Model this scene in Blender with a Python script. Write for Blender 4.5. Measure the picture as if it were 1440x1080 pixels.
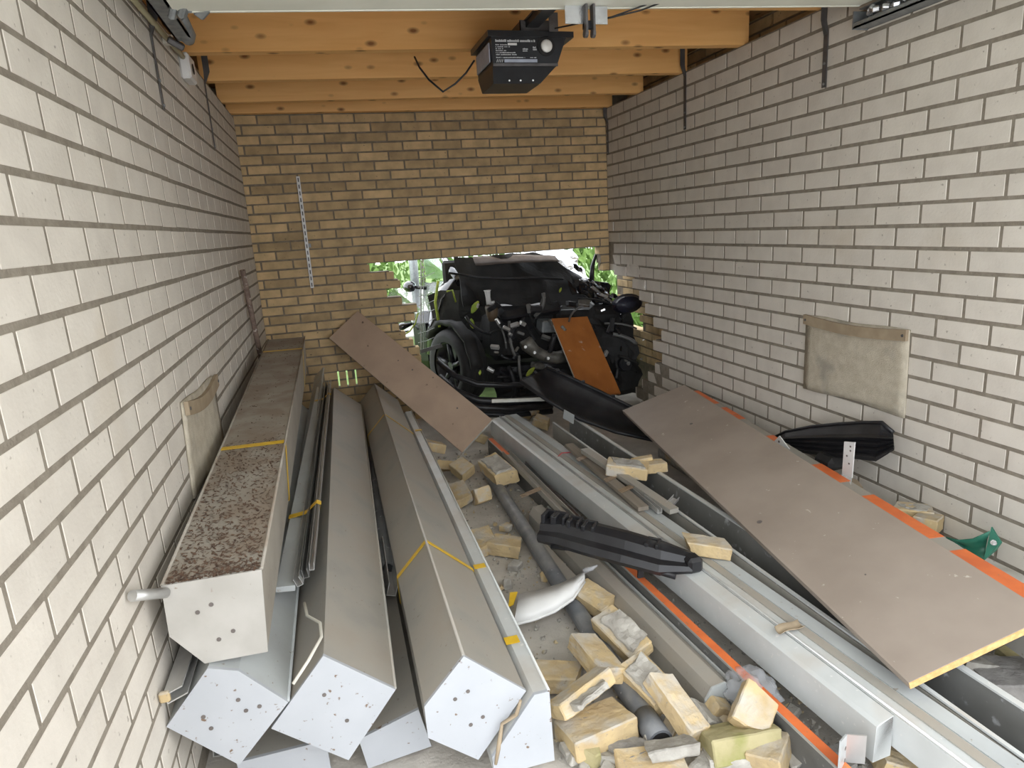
import bpy, bmesh, math, random
from mathutils import Vector, Matrix, Euler
from math import sin, cos, pi, radians

scene = bpy.context.scene
for _o in list(bpy.data.objects):
    bpy.data.objects.remove(_o)
COL = scene.collection
random.seed(7)

# ------------------------------------------------------------------ camera
CAM = Vector((-0.86235, -5.16638, 1.46612))
YAW, PITCH, ROLL, FPX = 0.25404166, 0.23474768, -0.06239143, 928.968
HW = 1.378                       # half of the garage width
FWD = Vector((sin(YAW) * cos(PITCH), cos(YAW) * cos(PITCH), -sin(PITCH)))
_r0 = Vector((cos(YAW), -sin(YAW), 0)); _u0 = _r0.cross(FWD)
RGT = _r0 * cos(ROLL) + _u0 * sin(ROLL)
UPV = _u0 * cos(ROLL) - _r0 * sin(ROLL)
cam_data = bpy.data.cameras.new('camera')
cam_data.sensor_fit = 'HORIZONTAL'; cam_data.sensor_width = 36.0
cam_data.lens = FPX / 1440 * 36.0
cam_data.clip_start = 0.02; cam_data.clip_end = 300
cam = bpy.data.objects.new('camera', cam_data); COL.objects.link(cam)
_m = Matrix((RGT, UPV, -FWD)).transposed().to_4x4(); _m.translation = CAM
cam.matrix_world = _m
scene.camera = cam

# ------------------------------------------------------------------ world and exposure
world = bpy.data.worlds.new('overcast_sky'); scene.world = world
world.use_nodes = True
wn = world.node_tree; wn.nodes.clear()
wo = wn.nodes.new('ShaderNodeOutputWorld'); wb = wn.nodes.new('ShaderNodeBackground')
wtc = wn.nodes.new('ShaderNodeTexCoord'); wnz = wn.nodes.new('ShaderNodeTexNoise')
wnz.inputs['Scale'].default_value = 1.6; wnz.inputs['Detail'].default_value = 5
wcr = wn.nodes.new('ShaderNodeValToRGB')
wcr.color_ramp.elements[0].position = 0.3; wcr.color_ramp.elements[0].color = (0.86, 0.92, 1.0, 1)
wcr.color_ramp.elements[1].position = 0.7; wcr.color_ramp.elements[1].color = (1.0, 1.0, 1.0, 1)
wn.links.new(wtc.outputs['Generated'], wnz.inputs['Vector'])
wn.links.new(wnz.outputs['Fac'], wcr.inputs['Fac'])
wn.links.new(wcr.outputs['Color'], wb.inputs['Color'])
wn.links.new(wb.outputs['Background'], wo.inputs['Surface'])
wb.inputs['Strength'].default_value = 4.25
scene.view_settings.view_transform = 'Standard'
scene.view_settings.look = 'None'
scene.view_settings.exposure = 0.0
scene.view_settings.gamma = 1.0
scene.view_settings.use_curve_mapping = False

# ------------------------------------------------------------------ helpers
def ray(x, y):
    return RGT * ((x - 720) / FPX) - UPV * ((y - 540) / FPX) + FWD
def at(x, y, X=None, Y=None, Z=None, d=None):
    """point of the place seen at photo position x, y on a plane X, Y or Z (or at depth d)"""
    v = ray(x, y)
    if d is not None: t = d
    elif X is not None: t = (X - CAM.x) / v.x
    elif Y is not None: t = (Y - CAM.y) / v.y
    else: t = (Z - CAM.z) / v.z
    return CAM + v * t
def proj(p):
    q = Vector(p) - CAM; z = q.dot(FWD)
    if z < 0.05: return None
    return (720 + FPX * q.dot(RGT) / z, 540 - FPX * q.dot(UPV) / z, z)

class MB:
    """collects faces for one mesh"""
    def __init__(s): s.v = []; s.f = []; s.mi = []; s.smooth = []
    def add(s, vs, fs, mi=0, smooth=False, M=None):
        b = len(s.v)
        for p in vs:
            p = Vector(p)
            s.v.append(M @ p if M else p)
        for f in fs:
            s.f.append([b + i for i in f]); s.mi.append(mi); s.smooth.append(smooth)
        return s
    def box(s, lo, hi, M=None, mi=0):
        x0, y0, z0 = lo; x1, y1, z1 = hi
        vs = [(x0,y0,z0),(x1,y0,z0),(x1,y1,z0),(x0,y1,z0),(x0,y0,z1),(x1,y0,z1),(x1,y1,z1),(x0,y1,z1)]
        return s.add(vs, [(0,3,2,1),(4,5,6,7),(0,1,5,4),(1,2,6,5),(2,3,7,6),(3,0,4,7)], mi, False, M)
    def cbox(s, lo, hi, c=0.004, M=None, mi=0):
        """box with chamfered edges"""
        x0, y0, z0 = lo; x1, y1, z1 = hi
        c = min(c, (x1-x0)*.45, (y1-y0)*.45, (z1-z0)*.45)
        bm = bmesh.new()
        vs = [bm.verts.new(p) for p in [(x0,y0,z0),(x1,y0,z0),(x1,y1,z0),(x0,y1,z0),(x0,y0,z1),(x1,y0,z1),(x1,y1,z1),(x0,y1,z1)]]
        for f in [(0,3,2,1),(4,5,6,7),(0,1,5,4),(1,2,6,5),(2,3,7,6),(3,0,4,7)]: bm.faces.new([vs[i] for i in f])
        bmesh.ops.bevel(bm, geom=bm.edges[:], offset=c, segments=1, affect='EDGES')
        bm.verts.index_update()
        s.add([v.co.copy() for v in bm.verts], [[v.index for v in f.verts] for f in bm.faces], mi, False, M)
        bm.free(); return s
    def loft(s, rings, closed=True, caps=True, smooth=False, mi=0):
        n = len(rings[0]); vs = [p for r in rings for p in r]; fs = []
        for k in range(len(rings) - 1):
            for i in range(n if closed else n - 1):
                j = (i + 1) % n
                fs.append((k*n+i, k*n+j, (k+1)*n+j, (k+1)*n+i))
        s.add(vs, fs, mi, smooth)
        if caps and closed:
            b = len(s.v) - len(vs)
            s.f.append([b + i for i in range(n)][::-1]); s.mi.append(mi); s.smooth.append(False)
            s.f.append([b + (len(rings)-1)*n + i for i in range(n)]); s.mi.append(mi); s.smooth.append(False)
        return s
    def tube(s, pts, r, n=8, mi=0, caps=True, smooth=True):
        pts = [Vector(p) for p in pts]; rings = []
        rr = r if isinstance(r, (list, tuple)) else [r] * len(pts)
        prev = None
        for k, p in enumerate(pts):
            t = (pts[min(k+1, len(pts)-1)] - pts[max(k-1, 0)]).normalized()
            if prev is None:
                a = Vector((0,0,1)) if abs(t.z) < .9 else Vector((1,0,0))
                u = t.cross(a).normalized()
            else:
                u = (prev - t * prev.dot(t)).normalized()
            prev = u; w = t.cross(u)
            rings.append([p + u * (rr[k]*cos(2*pi*i/n)) + w * (rr[k]*sin(2*pi*i/n)) for i in range(n)])
        return s.loft(rings, True, caps, smooth, mi)
    def disc(s, c, nrm, r, h, n=12, mi=0, r2=None):
        c = Vector(c); nrm = Vector(nrm).normalized()
        return s.tube([c, c + nrm * h], [r, r if r2 is None else r2], n, mi, True, False)
    def sheet(s, grid, th=0.003, mi=0, smooth=True):
        """grid of points [row][col] given thickness"""
        R = len(grid); Cn = len(grid[0]); g = [[Vector(p) for p in r] for r in grid]
        top = []; bot = []
        for i in range(R):
            for j in range(Cn):
                a = g[min(i+1,R-1)][j] - g[max(i-1,0)][j]; b = g[i][min(j+1,Cn-1)] - g[i][max(j-1,0)]
                nn = a.cross(b)
                nn = nn.normalized() if nn.length > 1e-9 else Vector((0,0,1))
                top.append(g[i][j] + nn * th / 2); bot.append(g[i][j] - nn * th / 2)
        N = R * Cn; fs = []
        for i in range(R-1):
            for j in range(Cn-1):
                a, b, c, d = i*Cn+j, i*Cn+j+1, (i+1)*Cn+j+1, (i+1)*Cn+j
                fs.append((a,b,c,d)); fs.append((N+d,N+c,N+b,N+a))
        for j in range(Cn-1):
            fs.append((j, N+j, N+j+1, j+1)); k = (R-1)*Cn+j; fs.append((k, k+1, N+k+1, N+k))
        for i in range(R-1):
            k = i*Cn; fs.append((k, k+Cn, N+k+Cn, N+k)); k += Cn-1; fs.append((k, N+k, N+k+Cn, k+Cn))
        return s.add(top + bot, fs, mi, smooth)
    def build(s, name, mats, parent=None, origin=None, props=None):
        me = bpy.data.meshes.new(name)
        o3 = Vector(origin) if origin is not None else None
        if o3 is None and parent is None and s.v:
            xs = [v.x for v in s.v]; ys = [v.y for v in s.v]; zs = [v.z for v in s.v]
            o3 = Vector(((min(xs)+max(xs))/2, (min(ys)+max(ys))/2, min(zs)))
        if parent is not None: o3 = WORLD.get(parent.name, Vector((0,0,0)))
        if o3 is None: o3 = Vector((0,0,0))
        me.from_pydata([tuple(v - o3) for v in s.v], [], s.f)
        if not isinstance(mats, (list, tuple)): mats = [mats]
        for m in mats: me.materials.append(m)
        me.polygons.foreach_set('material_index', s.mi)
        me.polygons.foreach_set('use_smooth', s.smooth)
        bm = bmesh.new(); bm.from_mesh(me); bmesh.ops.recalc_face_normals(bm, faces=bm.faces[:]); bm.to_mesh(me); bm.free()
        me.update()
        o = bpy.data.objects.new(name, me); COL.objects.link(o)
        if parent is not None:
            o.parent = parent; WORLD[o.name] = o3
        else:
            o.location = o3; WORLD[o.name] = o3.copy()
        if props:
            for k, v in props.items(): o[k] = v
        return o
WORLD = {}
def thing(name, label, cat, loc=(0,0,0), group=None):
    o = bpy.data.objects.new(name, None); COL.objects.link(o)
    o.empty_display_size = 0.1
    o.location = loc; WORLD[o.name] = Vector(loc)
    return tag(o, label, cat, group)
def tag(o, label, cat, group=None):
    o['label'] = label; o['category'] = cat
    if group: o['group'] = group
    return o
def struct(o):
    o['kind'] = 'structure'; return o

def frame(axis, up=(0,0,1)):
    """matrix whose y runs along axis and z is as near up as can be"""
    y = Vector(axis).normalized(); x = y.cross(Vector(up)).normalized(); z = x.cross(y)
    return Matrix((x, y, z)).transposed().to_4x4()

# ------------------------------------------------------------------ materials
def mat(name, c1, c2=None, rough=0.7, scale=8.0, detail=6.0, bump=0.0, bscale=None, metal=0.0, spec=0.5,
        vary=0.0, stretch=None, speck=None, ramp=(0.35, 0.65), coat=0.0, trans=0.0, alpha=1.0, ior=1.45, upmix=None, blotch=None):
    m = bpy.data.materials.new(name); m.use_nodes = True
    nt = m.node_tree; N = nt.nodes; L = nt.links; N.clear()
    out = N.new('ShaderNodeOutputMaterial'); b = N.new('ShaderNodeBsdfPrincipled')
    L.new(b.outputs['BSDF'], out.inputs['Surface'])
    b.inputs['Roughness'].default_value = rough; b.inputs['Metallic'].default_value = metal
    b.inputs['Specular IOR Level'].default_value = spec; b.inputs['Coat Weight'].default_value = coat
    b.inputs['Transmission Weight'].default_value = trans; b.inputs['Alpha'].default_value = alpha
    b.inputs['IOR'].default_value = ior
    geo = N.new('ShaderNodeNewGeometry'); vec = geo.outputs['Position']
    if stretch:
        mp = N.new('ShaderNodeMapping'); mp.inputs['Scale'].default_value = stretch
        L.new(vec, mp.inputs['Vector']); vec = mp.outputs['Vector']
    c2 = c2 or tuple(min(1, c * 0.82) for c in c1)
    nz = N.new('ShaderNodeTexNoise'); nz.inputs['Scale'].default_value = scale; nz.inputs['Detail'].default_value = detail
    L.new(vec, nz.inputs['Vector'])
    cr = N.new('ShaderNodeValToRGB'); cr.color_ramp.elements[0].position = ramp[0]; cr.color_ramp.elements[1].position = ramp[1]
    cr.color_ramp.elements[0].color = (*c2, 1); cr.color_ramp.elements[1].color = (*c1, 1)
    L.new(nz.outputs['Fac'], cr.inputs['Fac']); col = cr.outputs['Color']
    def mixin(col, fac, c):
        mx = N.new('ShaderNodeMix'); mx.data_type = 'RGBA'
        L.new(fac, mx.inputs['Factor']); L.new(col, mx.inputs[6]); mx.inputs[7].default_value = (*c, 1)
        return mx.outputs[2]
    def noisemask(sc, lo, hi):
        n2 = N.new('ShaderNodeTexNoise'); n2.inputs['Scale'].default_value = sc; n2.inputs['Detail'].default_value = 4
        L.new(geo.outputs['Position'], n2.inputs['Vector'])
        mr = N.new('ShaderNodeMapRange'); mr.inputs['From Min'].default_value = lo; mr.inputs['From Max'].default_value = hi
        L.new(n2.outputs['Fac'], mr.inputs['Value']); return mr.outputs['Result']
    if blotch: col = mixin(col, noisemask(blotch[0], blotch[1], blotch[2]), blotch[3])
    if speck: col = mixin(col, noisemask(speck[0], speck[1], speck[2]), speck[3])
    if upmix:      # dust or litter lying on faces that look up: (colour, noise scale, lo, hi)
        sx = N.new('ShaderNodeSeparateXYZ'); L.new(geo.outputs['True Normal'], sx.inputs[0])
        mr = N.new('ShaderNodeMapRange'); mr.inputs['From Min'].default_value = .25; mr.inputs['From Max'].default_value = .6
        L.new(sx.outputs['Z'], mr.inputs['Value'])
        mu = N.new('ShaderNodeMath'); mu.operation = 'MULTIPLY'
        L.new(mr.outputs['Result'], mu.inputs[0]); L.new(noisemask(upmix[1], upmix[2], upmix[3]), mu.inputs[1])
        col = mixin(col, mu.outputs[0], upmix[0])
    if vary:
        oi = N.new('ShaderNodeObjectInfo'); hs = N.new('ShaderNodeHueSaturation')
        mr = N.new('ShaderNodeMapRange'); mr.inputs['To Min'].default_value = 1 - vary; mr.inputs['To Max'].default_value = 1 + vary
        L.new(oi.outputs['Random'], mr.inputs['Value']); L.new(mr.outputs['Result'], hs.inputs['Value'])
        L.new(col, hs.inputs['Color']); col = hs.outputs['Color']
    L.new(col, b.inputs['Base Color'])
    if bump:
        n3 = N.new('ShaderNodeTexNoise'); n3.inputs['Scale'].default_value = bscale or scale * 6; n3.inputs['Detail'].default_value = 5
        L.new(vec, n3.inputs['Vector'])
        bp = N.new('ShaderNodeBump'); bp.inputs['Strength'].default_value = min(1, bump); bp.inputs['Distance'].default_value = 0.004
        L.new(n3.outputs['Fac'], bp.inputs['Height']); L.new(bp.outputs['Normal'], b.inputs['Normal'])
    return m

def wood(name, c1, c2, rough=0.6, axis='X', knots=True, vary=0.05):
    m = bpy.data.materials.new(name); m.use_nodes = True
    nt = m.node_tree; N = nt.nodes; L = nt.links; N.clear()
    out = N.new('ShaderNodeOutputMaterial'); b = N.new('ShaderNodeBsdfPrincipled'); L.new(b.outputs['BSDF'], out.inputs['Surface'])
    b.inputs['Roughness'].default_value = rough
    geo = N.new('ShaderNodeNewGeometry'); oi = N.new('ShaderNodeObjectInfo')
    off = N.new('ShaderNodeVectorMath'); off.operation = 'ADD'
    cmb = N.new('ShaderNodeCombineXYZ'); ml = N.new('ShaderNodeMath'); ml.operation = 'MULTIPLY'; ml.inputs[1].default_value = 37.0
    L.new(oi.outputs['Random'], ml.inputs[0]); L.new(ml.outputs[0], cmb.inputs[0]); L.new(ml.outputs[0], cmb.inputs[2])
    L.new(geo.outputs['Position'], off.inputs[0]); L.new(cmb.outputs[0], off.inputs[1])
    mp = N.new('ShaderNodeMapping')
    mp.inputs['Scale'].default_value = {'X': (1.2, 22, 22), 'Y': (22, 1.2, 22), 'Z': (22, 22, 1.2)}[axis]
    L.new(off.outputs[0], mp.inputs['Vector'])
    nz = N.new('ShaderNodeTexNoise'); nz.inputs['Scale'].default_value = 1.0; nz.inputs['Detail'].default_value = 5; nz.inputs['Distortion'].default_value = .6
    L.new(mp.outputs[0], nz.inputs['Vector'])
    cr = N.new('ShaderNodeValToRGB'); cr.color_ramp.elements[0].position = .3; cr.color_ramp.elements[1].position = .7
    cr.color_ramp.elements[0].color = (*c2, 1); cr.color_ramp.elements[1].color = (*c1, 1)
    L.new(nz.outputs['Fac'], cr.inputs['Fac']); col = cr.outputs['Color']
    if knots:
        mp2 = N.new('ShaderNodeMapping'); mp2.inputs['Scale'].default_value = {'X': (6.5, 13, 13), 'Y': (13, 6.5, 13), 'Z': (13, 13, 6.5)}[axis]
        L.new(off.outputs[0], mp2.inputs['Vector'])
        vo = N.new('ShaderNodeTexVoronoi'); vo.inputs['Scale'].default_value = 1.0; L.new(mp2.outputs[0], vo.inputs['Vector'])
        mr = N.new('ShaderNodeMapRange'); mr.inputs['From Min'].default_value = .22; mr.inputs['From Max'].default_value = .07
        L.new(vo.outputs['Distance'], mr.inputs['Value'])
        mx = N.new('ShaderNodeMix'); mx.data_type = 'RGBA'; L.new(mr.outputs['Result'], mx.inputs['Factor']); L.new(col, mx.inputs[6])
        mx.inputs[7].default_value = (c2[0]*.30, c2[1]*.22, c2[2]*.18, 1); col = mx.outputs[2]
    L.new(col, b.inputs['Base Color'])
    return m

M = {}
M['white_brick'] = mat('white_sandlime_brick', (0.715,0.67,0.60), (0.65,0.605,0.54), .85, 9, 6, .25, 90, vary=.04, speck=(55,.69,.74,(.40,.36,.31)), blotch=(2.5,.60,.78,(.63,.57,.485)))
M['mortar'] = mat('grey_mortar', (0.30,0.265,0.215), (0.23,0.20,0.16), .95, 30, 6, .6, 160)
M['yellow_brick'] = mat('yellow_wall_brick', (0.61,0.44,0.235), (0.44,0.32,0.175), .88, 10, 6, .4, 70, vary=.20, speck=(45,.66,.74,(.2,.15,.1)))
M['yellow_mortar'] = mat('brown_mortar', (0.27,0.225,0.165), (0.19,0.16,0.12), .95, 25, 6, .5, 140)
M['loose'] = mat('loose_yellow_brick', (0.60,0.46,0.25), (0.48,0.365,0.21), .9, 14, 7, .7, 80, vary=.14, blotch=(9,.55,.66,(.46,.43,.38)), speck=(70,.64,.72,(.36,.30,.22)), upmix=((.52,.48,.41),12,.42,.70))
M['moss'] = mat('mossy_brick', (0.42,0.37,0.21), (0.32,0.29,0.14), .95, 12, 6, .6, 70, blotch=(14,.52,.70,(.28,.28,.10)))
M['chunk'] = mat('mortar_chunk', (0.45,0.43,0.385), (0.34,0.32,0.285), .95, 20, 6, .8, 90, vary=.1)
M['floor'] = mat('dusty_concrete_floor', (0.62,0.58,0.52), (0.48,0.45,0.40), .95, 7, 8, .8, 60, blotch=(3,.5,.62,(.44,.41,.365)), speck=(50,.66,.72,(.30,.27,.23)))
M['pine'] = wood('orange_pine', (0.95,0.56,0.215), (0.84,0.45,0.15), .55, 'X')
M['deck'] = wood('roof_deck', (0.40,0.22,0.09), (0.28,0.15,0.06), .7, 'Y')
M['door_white'] = mat('cream_door_paint', (0.86,0.87,0.78), (0.80,0.81,0.72), .55, 6, 3, .1)
M['casing'] = mat('grey_beige_casing', (0.40,0.385,0.345), (0.33,0.315,0.28), .45, 5, 7, .05, spec=.45, speck=(70,.67,.72,(.24,.21,.17)), upmix=((.37,.335,.285),5,.38,.62))
M['casing_dirty'] = mat('soiled_casing', (0.385,0.355,0.305), (0.33,0.30,0.255), .6, 6, 7, .1, upmix=((.285,.235,.185),9,.40,.62), speck=(80,.66,.72,(.2,.15,.11)))
M['litter'] = mat('dry_leaf_litter', (0.17,0.105,0.07), (0.09,0.055,0.04), .9, 60, 4)
M['casing_light'] = mat('pale_grey_casing', (0.62,0.64,0.63), (0.54,0.56,0.55), .38, 6, 7, .06, spec=.5, speck=(55,.66,.72,(.68,.68,.66)), upmix=((.52,.50,.46),6,.45,.68))
M['casing_blue'] = mat('blue_grey_casing', (0.50,0.53,0.53), (0.43,0.45,0.45), .4, 6, 6, .05, speck=(60,.68,.73,(.3,.27,.23)))
M['cap'] = mat('white_end_cap', (0.46,0.48,0.51), (0.42,0.44,0.47), .5, 5, 5, .05, speck=(55,.665,.72,(.19,.13,.09)))
M['cap_dirty'] = mat('dirty_white_end_cap', (0.46,0.445,0.415), (0.38,0.365,0.335), .6, 7, 6, .1, speck=(34,.67,.74,(.22,.16,.11)))
M['screw'] = mat('dark_screw_hole', (0.16,0.14,0.13), None, .5, 20)
M['tape'] = mat('yellow_tape', (0.80,0.52,0.045), (0.70,0.44,0.03), .3, 30, 3, .2, 200)
M['alu'] = mat('bare_aluminium', (0.62,0.62,0.61), (0.5,0.5,0.49), .35, 10, 5, .05, metal=.6)
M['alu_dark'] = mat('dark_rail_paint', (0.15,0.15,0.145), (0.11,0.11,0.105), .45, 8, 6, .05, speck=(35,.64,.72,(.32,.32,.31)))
M['shaded'] = mat('shaded_channel_metal', (0.21,0.21,0.20), (0.16,0.16,0.15), .5, 6, 7, .1, speck=(24,.62,.72,(.44,.45,.46)))  # shade inside the U channel, put into its metal colour
M['galv'] = mat('galvanised_steel', (0.34,0.36,0.37), (0.25,0.27,0.28), .5, 30, 5, .05, metal=.5)
M['strap'] = mat('dark_steel_strap', (0.13,0.125,0.125), (0.09,0.085,0.085), .5, 20, 4, metal=.3)
M['pvc'] = mat('grey_pvc_pipe', (0.17,0.18,0.195), (0.14,0.15,0.165), .42, 12, 5, .05, upmix=((.30,.30,.29),9,.42,.7), speck=(60,.68,.73,(.6,.6,.6)))
M['orange'] = mat('orange_paint', (0.80,0.20,0.055), (0.66,0.15,0.045), .5, 12, 5, .05, speck=(40,.66,.72,(.45,.2,.1)))
M['laminate'] = mat('brown_laminate', (0.50,0.375,0.28), (0.43,0.32,0.24), .42, 5, 6, .03, speck=(22,.70,.74,(.14,.10,.08)))
M['laminate_grey'] = mat('dusty_brown_laminate', (0.385,0.325,0.275), (0.33,0.275,0.23), .5, 4, 7, .03, speck=(34,.70,.74,(.58,.54,.48)))
M['chip_edge'] = mat('raw_chipboard_edge', (0.72,0.46,0.20), (0.58,0.34,0.13), .8, 70, 6, .4)
M['white_edge'] = mat('pale_edge', (0.66,0.66,0.60), (0.54,0.54,0.48), .6, 30, 5)
M['mahogany'] = mat('red_brown_board', (0.42,0.15,0.035), (0.34,0.115,0.025), .4, 9, 6, .05, stretch=(1,1,.4), speck=(20,.66,.74,(.52,.40,.30)))
M['black'] = mat('black_plastic', (0.022,0.022,0.025), (0.014,0.014,0.016), .38, 14, 5, .1, 60, spec=.5, upmix=((.038,.038,.038),7,.5,.75))
M['black_glossy'] = mat('black_car_paint', (0.010,0.010,0.013), (0.007,0.007,0.009), .18, 10, 3, spec=.6, coat=.6)
M['black_matt'] = mat('sooty_black', (0.018,0.017,0.017), (0.010,0.010,0.010), .7, 12, 5, .3, 40)
M['rubber'] = mat('tyre_rubber', (0.022,0.021,0.021), (0.014,0.014,0.014), .75, 20, 5, .3, 60)
M['engine'] = mat('engine_casting', (0.20,0.19,0.17), (0.12,0.115,0.10), .5, 22, 6, .4, 60, metal=.4)
M['chrome'] = mat('torn_bright_metal', (0.70,0.72,0.75), (0.55,0.57,0.60), .22, 14, 4, .3, metal=.85)
M['white_plastic'] = mat('white_plastic', (0.80,0.80,0.79), (0.72,0.72,0.71), .4, 9, 4)
M['cream_plastic'] = mat('cream_plastic', (0.72,0.70,0.62), (0.64,0.62,0.54), .5, 9, 4)
M['conduit'] = mat('yellowed_conduit', (0.50,0.46,0.30), (0.42,0.38,0.24), .5, 9, 4)
M['brown_pot'] = mat('brown_reservoir', (0.12,0.085,0.055), None, .4, 9, 4)
M['leaf'] = mat('yellow_green_leaf', (0.42,0.48,0.06), (0.24,0.34,0.05), .6, 20, 4, vary=.2)
M['carpet'] = mat('beige_carpet', (0.60,0.545,0.44), (0.50,0.445,0.345), 1.0, 26, 7, 1.0, 260, blotch=(5,.55,.72,(.34,.31,.26)))
M['batten'] = mat('carpet_batten', (0.40,0.32,0.22), (0.32,0.25,0.17), .7, 16, 5)
M['rod'] = mat('stained_broom_stick', (0.26,0.19,0.15), (0.15,0.10,0.08), .6, 30, 5, blotch=(40,.6,.68,(.6,.56,.5)))
M['grey_wood'] = wood('weathered_wood', (0.30,0.26,0.21), (0.21,0.18,0.145), .85, 'Y', False)
M['green'] = mat('green_enamel', (0.035,0.19,0.125), (0.025,0.15,0.10), .35, 14, 4)
M['slat'] = mat('flaking_white_slat', (0.62,0.61,0.56), (0.44,0.42,0.37), .8, 12, 7, .3, blotch=(30,.6,.7,(.25,.23,.2)))
M['red_string'] = mat('red_string', (0.50,0.10,0.10), None, .8, 30)
M['brown_tape'] = mat('brown_tape', (0.30,0.215,0.14), (0.24,0.17,0.11), .35, 30, 4)
M['stone'] = mat('grey_stone', (0.31,0.30,0.28), (0.22,0.21,0.2), .9, 20, 6, .5)
M['crumb'] = mat('mortar_crumbs', (0.44,0.42,0.37), (0.30,0.28,0.25), .95, 40, 4, .3, blotch=(9,.52,.6,(.52,.42,.26)))
M['glass'] = mat('greenish_glass', (0.80,0.95,0.93), (0.75,0.92,0.90), .06, 10, 2, trans=1.0, ior=1.45)
M['film'] = mat('clear_film', (0.80,0.82,0.86), (0.70,0.72,0.76), .10, 10, 3, trans=.25, alpha=.42, ior=1.3)
M['lamp_white'] = mat('frosted_lens', (0.85,0.85,0.82), (0.75,0.75,0.72), .3, 20, 3)
M['print'] = mat('white_print', (0.62,0.64,0.66), None, .6, 30)
M['print_bar'] = mat('pale_blue_bar', (0.42,0.46,0.55), None, .5, 30)
M['opener'] = mat('black_housing', (0.026,0.028,0.031), (0.020,0.021,0.024), .36, 20, 4, .1, 200)
M['grass'] = mat('grass_ground', (0.16,0.25,0.07), (0.10,0.16,0.04), .95, 6, 7, .6)
M['hedge'] = mat('hedge_leaf', (0.20,0.33,0.08), (0.10,0.19,0.04), .7, 3, 4, vary=.2)
M['paving'] = mat('grey_paving', (0.56,0.54,0.50), (0.48,0.46,0.43), .9, 5, 6, .3)
M['lining'] = mat('hood_lining_felt', (0.15,0.12,0.10), (0.10,0.08,0.07), .9, 14, 4)
M['bark'] = mat('bark', (0.16,0.14,0.11), (0.1,0.085,0.07), .9, 20, 5, .5)
M['wire'] = mat('pale_wire', (0.55,0.58,0.56), None, .5, 30)
# ------------------------------------------------------------------ room shell
FRONT = -4.55
floor = struct(MB().box((-1.6, -4.75, -0.12), (1.7, 0.12, 0.0)).build('floor', M['floor']))
yard = struct(MB().box((-12, -17.0, -0.14), (12, -4.75, -0.02)).build('ground_driveway', M['paving']))
garden = struct(MB().box((-14, 0.12, -0.30), (16, 30, -0.05)).build('ground_garden', M['grass']))
ceiling_b = MB()
ceiling = struct(MB().box((-1.7, FRONT, 2.495), (1.8, 0.35, 2.62)).build('ceiling', M['deck']))

_cache = {}
def brick_mesh(L, H, D, mt, axis):
    """chamfered brick, long along axis X (back wall) or Y (side walls), centred"""
    key = (round(L, 3), H, D, mt.name, axis)
    if key in _cache: return _cache[key]
    b = MB(); h = (L/2, D/2, H/2) if axis == 'X' else (D/2, L/2, H/2)
    b.cbox((-h[0], -h[1], -h[2]), h, 0.0012)
    me = bpy.data.meshes.new('brick'); me.from_pydata([tuple(v) for v in b.v], [], b.f); me.materials.append(mt); me.update()
    _cache[key] = me; return me

def place_bricks(wall, specs, axis, H, D, mt, limit=300):
    """specs: (centre, length, rotation, jitter). The ones that show largest become parts, the rest one joined part"""
    sc = []
    for c, L, rot in specs:
        q = proj(c); a = -1e9
        if q and -30 < q[0] < 1470 and -30 < q[1] < 1110:
            n = Vector((0,1,0)) if axis == 'X' else Vector((1,0,0))
            v = (Vector(c) - CAM); a = L * abs(n.dot(v.normalized())) / q[2]**2
        sc.append(a)
    order = sorted(range(len(specs)), key=lambda i: -sc[i])
    seen = [i for i in order if sc[i] > 0][:limit]
    base = WORLD[wall.name]; seen_set = set(seen)
    for i in seen:
        c, L, rot = specs[i]
        o = bpy.data.objects.new('brick', brick_mesh(L, H, D, mt, axis)); COL.objects.link(o)
        o.parent = wall; o.location = Vector(c) - base; o.rotation_euler = rot
    rest = MB()
    for i in range(len(specs)):
        if i in seen_set: continue
        c, L, rot = specs[i]; me = brick_mesh(L, H, D, mt, axis)
        Mx = Matrix.Translation(Vector(c)) @ Euler(rot).to_matrix().to_4x4()
        rest.add([v.co for v in me.vertices], [list(p.vertices) for p in me.polygons], 0, False, Mx)
    if rest.v: rest.build('brick_courses', mt, wall, props={'kind': 'stuff'})

rnd = random.Random(3)
def jit(a): return rnd.uniform(-a, a)

# ---- left wall: white sand-lime bricks
specs = []; mort = MB()
PZ, PL = 0.0864, 0.2195
for j in range(-1, 26):
    zt = 2.2177 - PZ*j; zc = zt - PZ/2
    if zc < 0.03: continue
    off = -3.131 if j % 2 else -3.131 + PL/2
    n0 = math.floor((FRONT - off)/PL)
    y = off + n0*PL
    while y < 0:
        a, b = max(y + .0065, FRONT), min(y + PL - .0065, -.004)
        if b - a > .03:
            specs.append(((-HW - .05 + jit(.0005), (a+b)/2, zc + jit(.001)), round(b-a, 3), (jit(.003), jit(.002), 0)))
        y += PL
mort.box((-HW - .11, FRONT, 0), (-HW - .0012, 0.11, 2.304))
wall_left = struct(mort.build('wall_left', M['mortar']))
place_bricks(wall_left, specs, 'Y', .0715, .10, M['white_brick'])

specs2 = []
for j in range(0, 4):
    for k in range(0, 21): specs2.append(((-HW - .16 + jit(.002), -.12 - .22*k - (.11 if j % 2 else 0), 2.30 + .0665*j), .208, (jit(.006), jit(.006), 0)))
wall_left_outer = struct(MB().box((-HW - .28, FRONT, 0), (-HW - .115, .3, 2.62)).build('wall_left_outer', M['yellow_mortar']))
place_bricks(wall_left_outer, specs2, 'Y', .054, .10, M['yellow_brick'])
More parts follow.
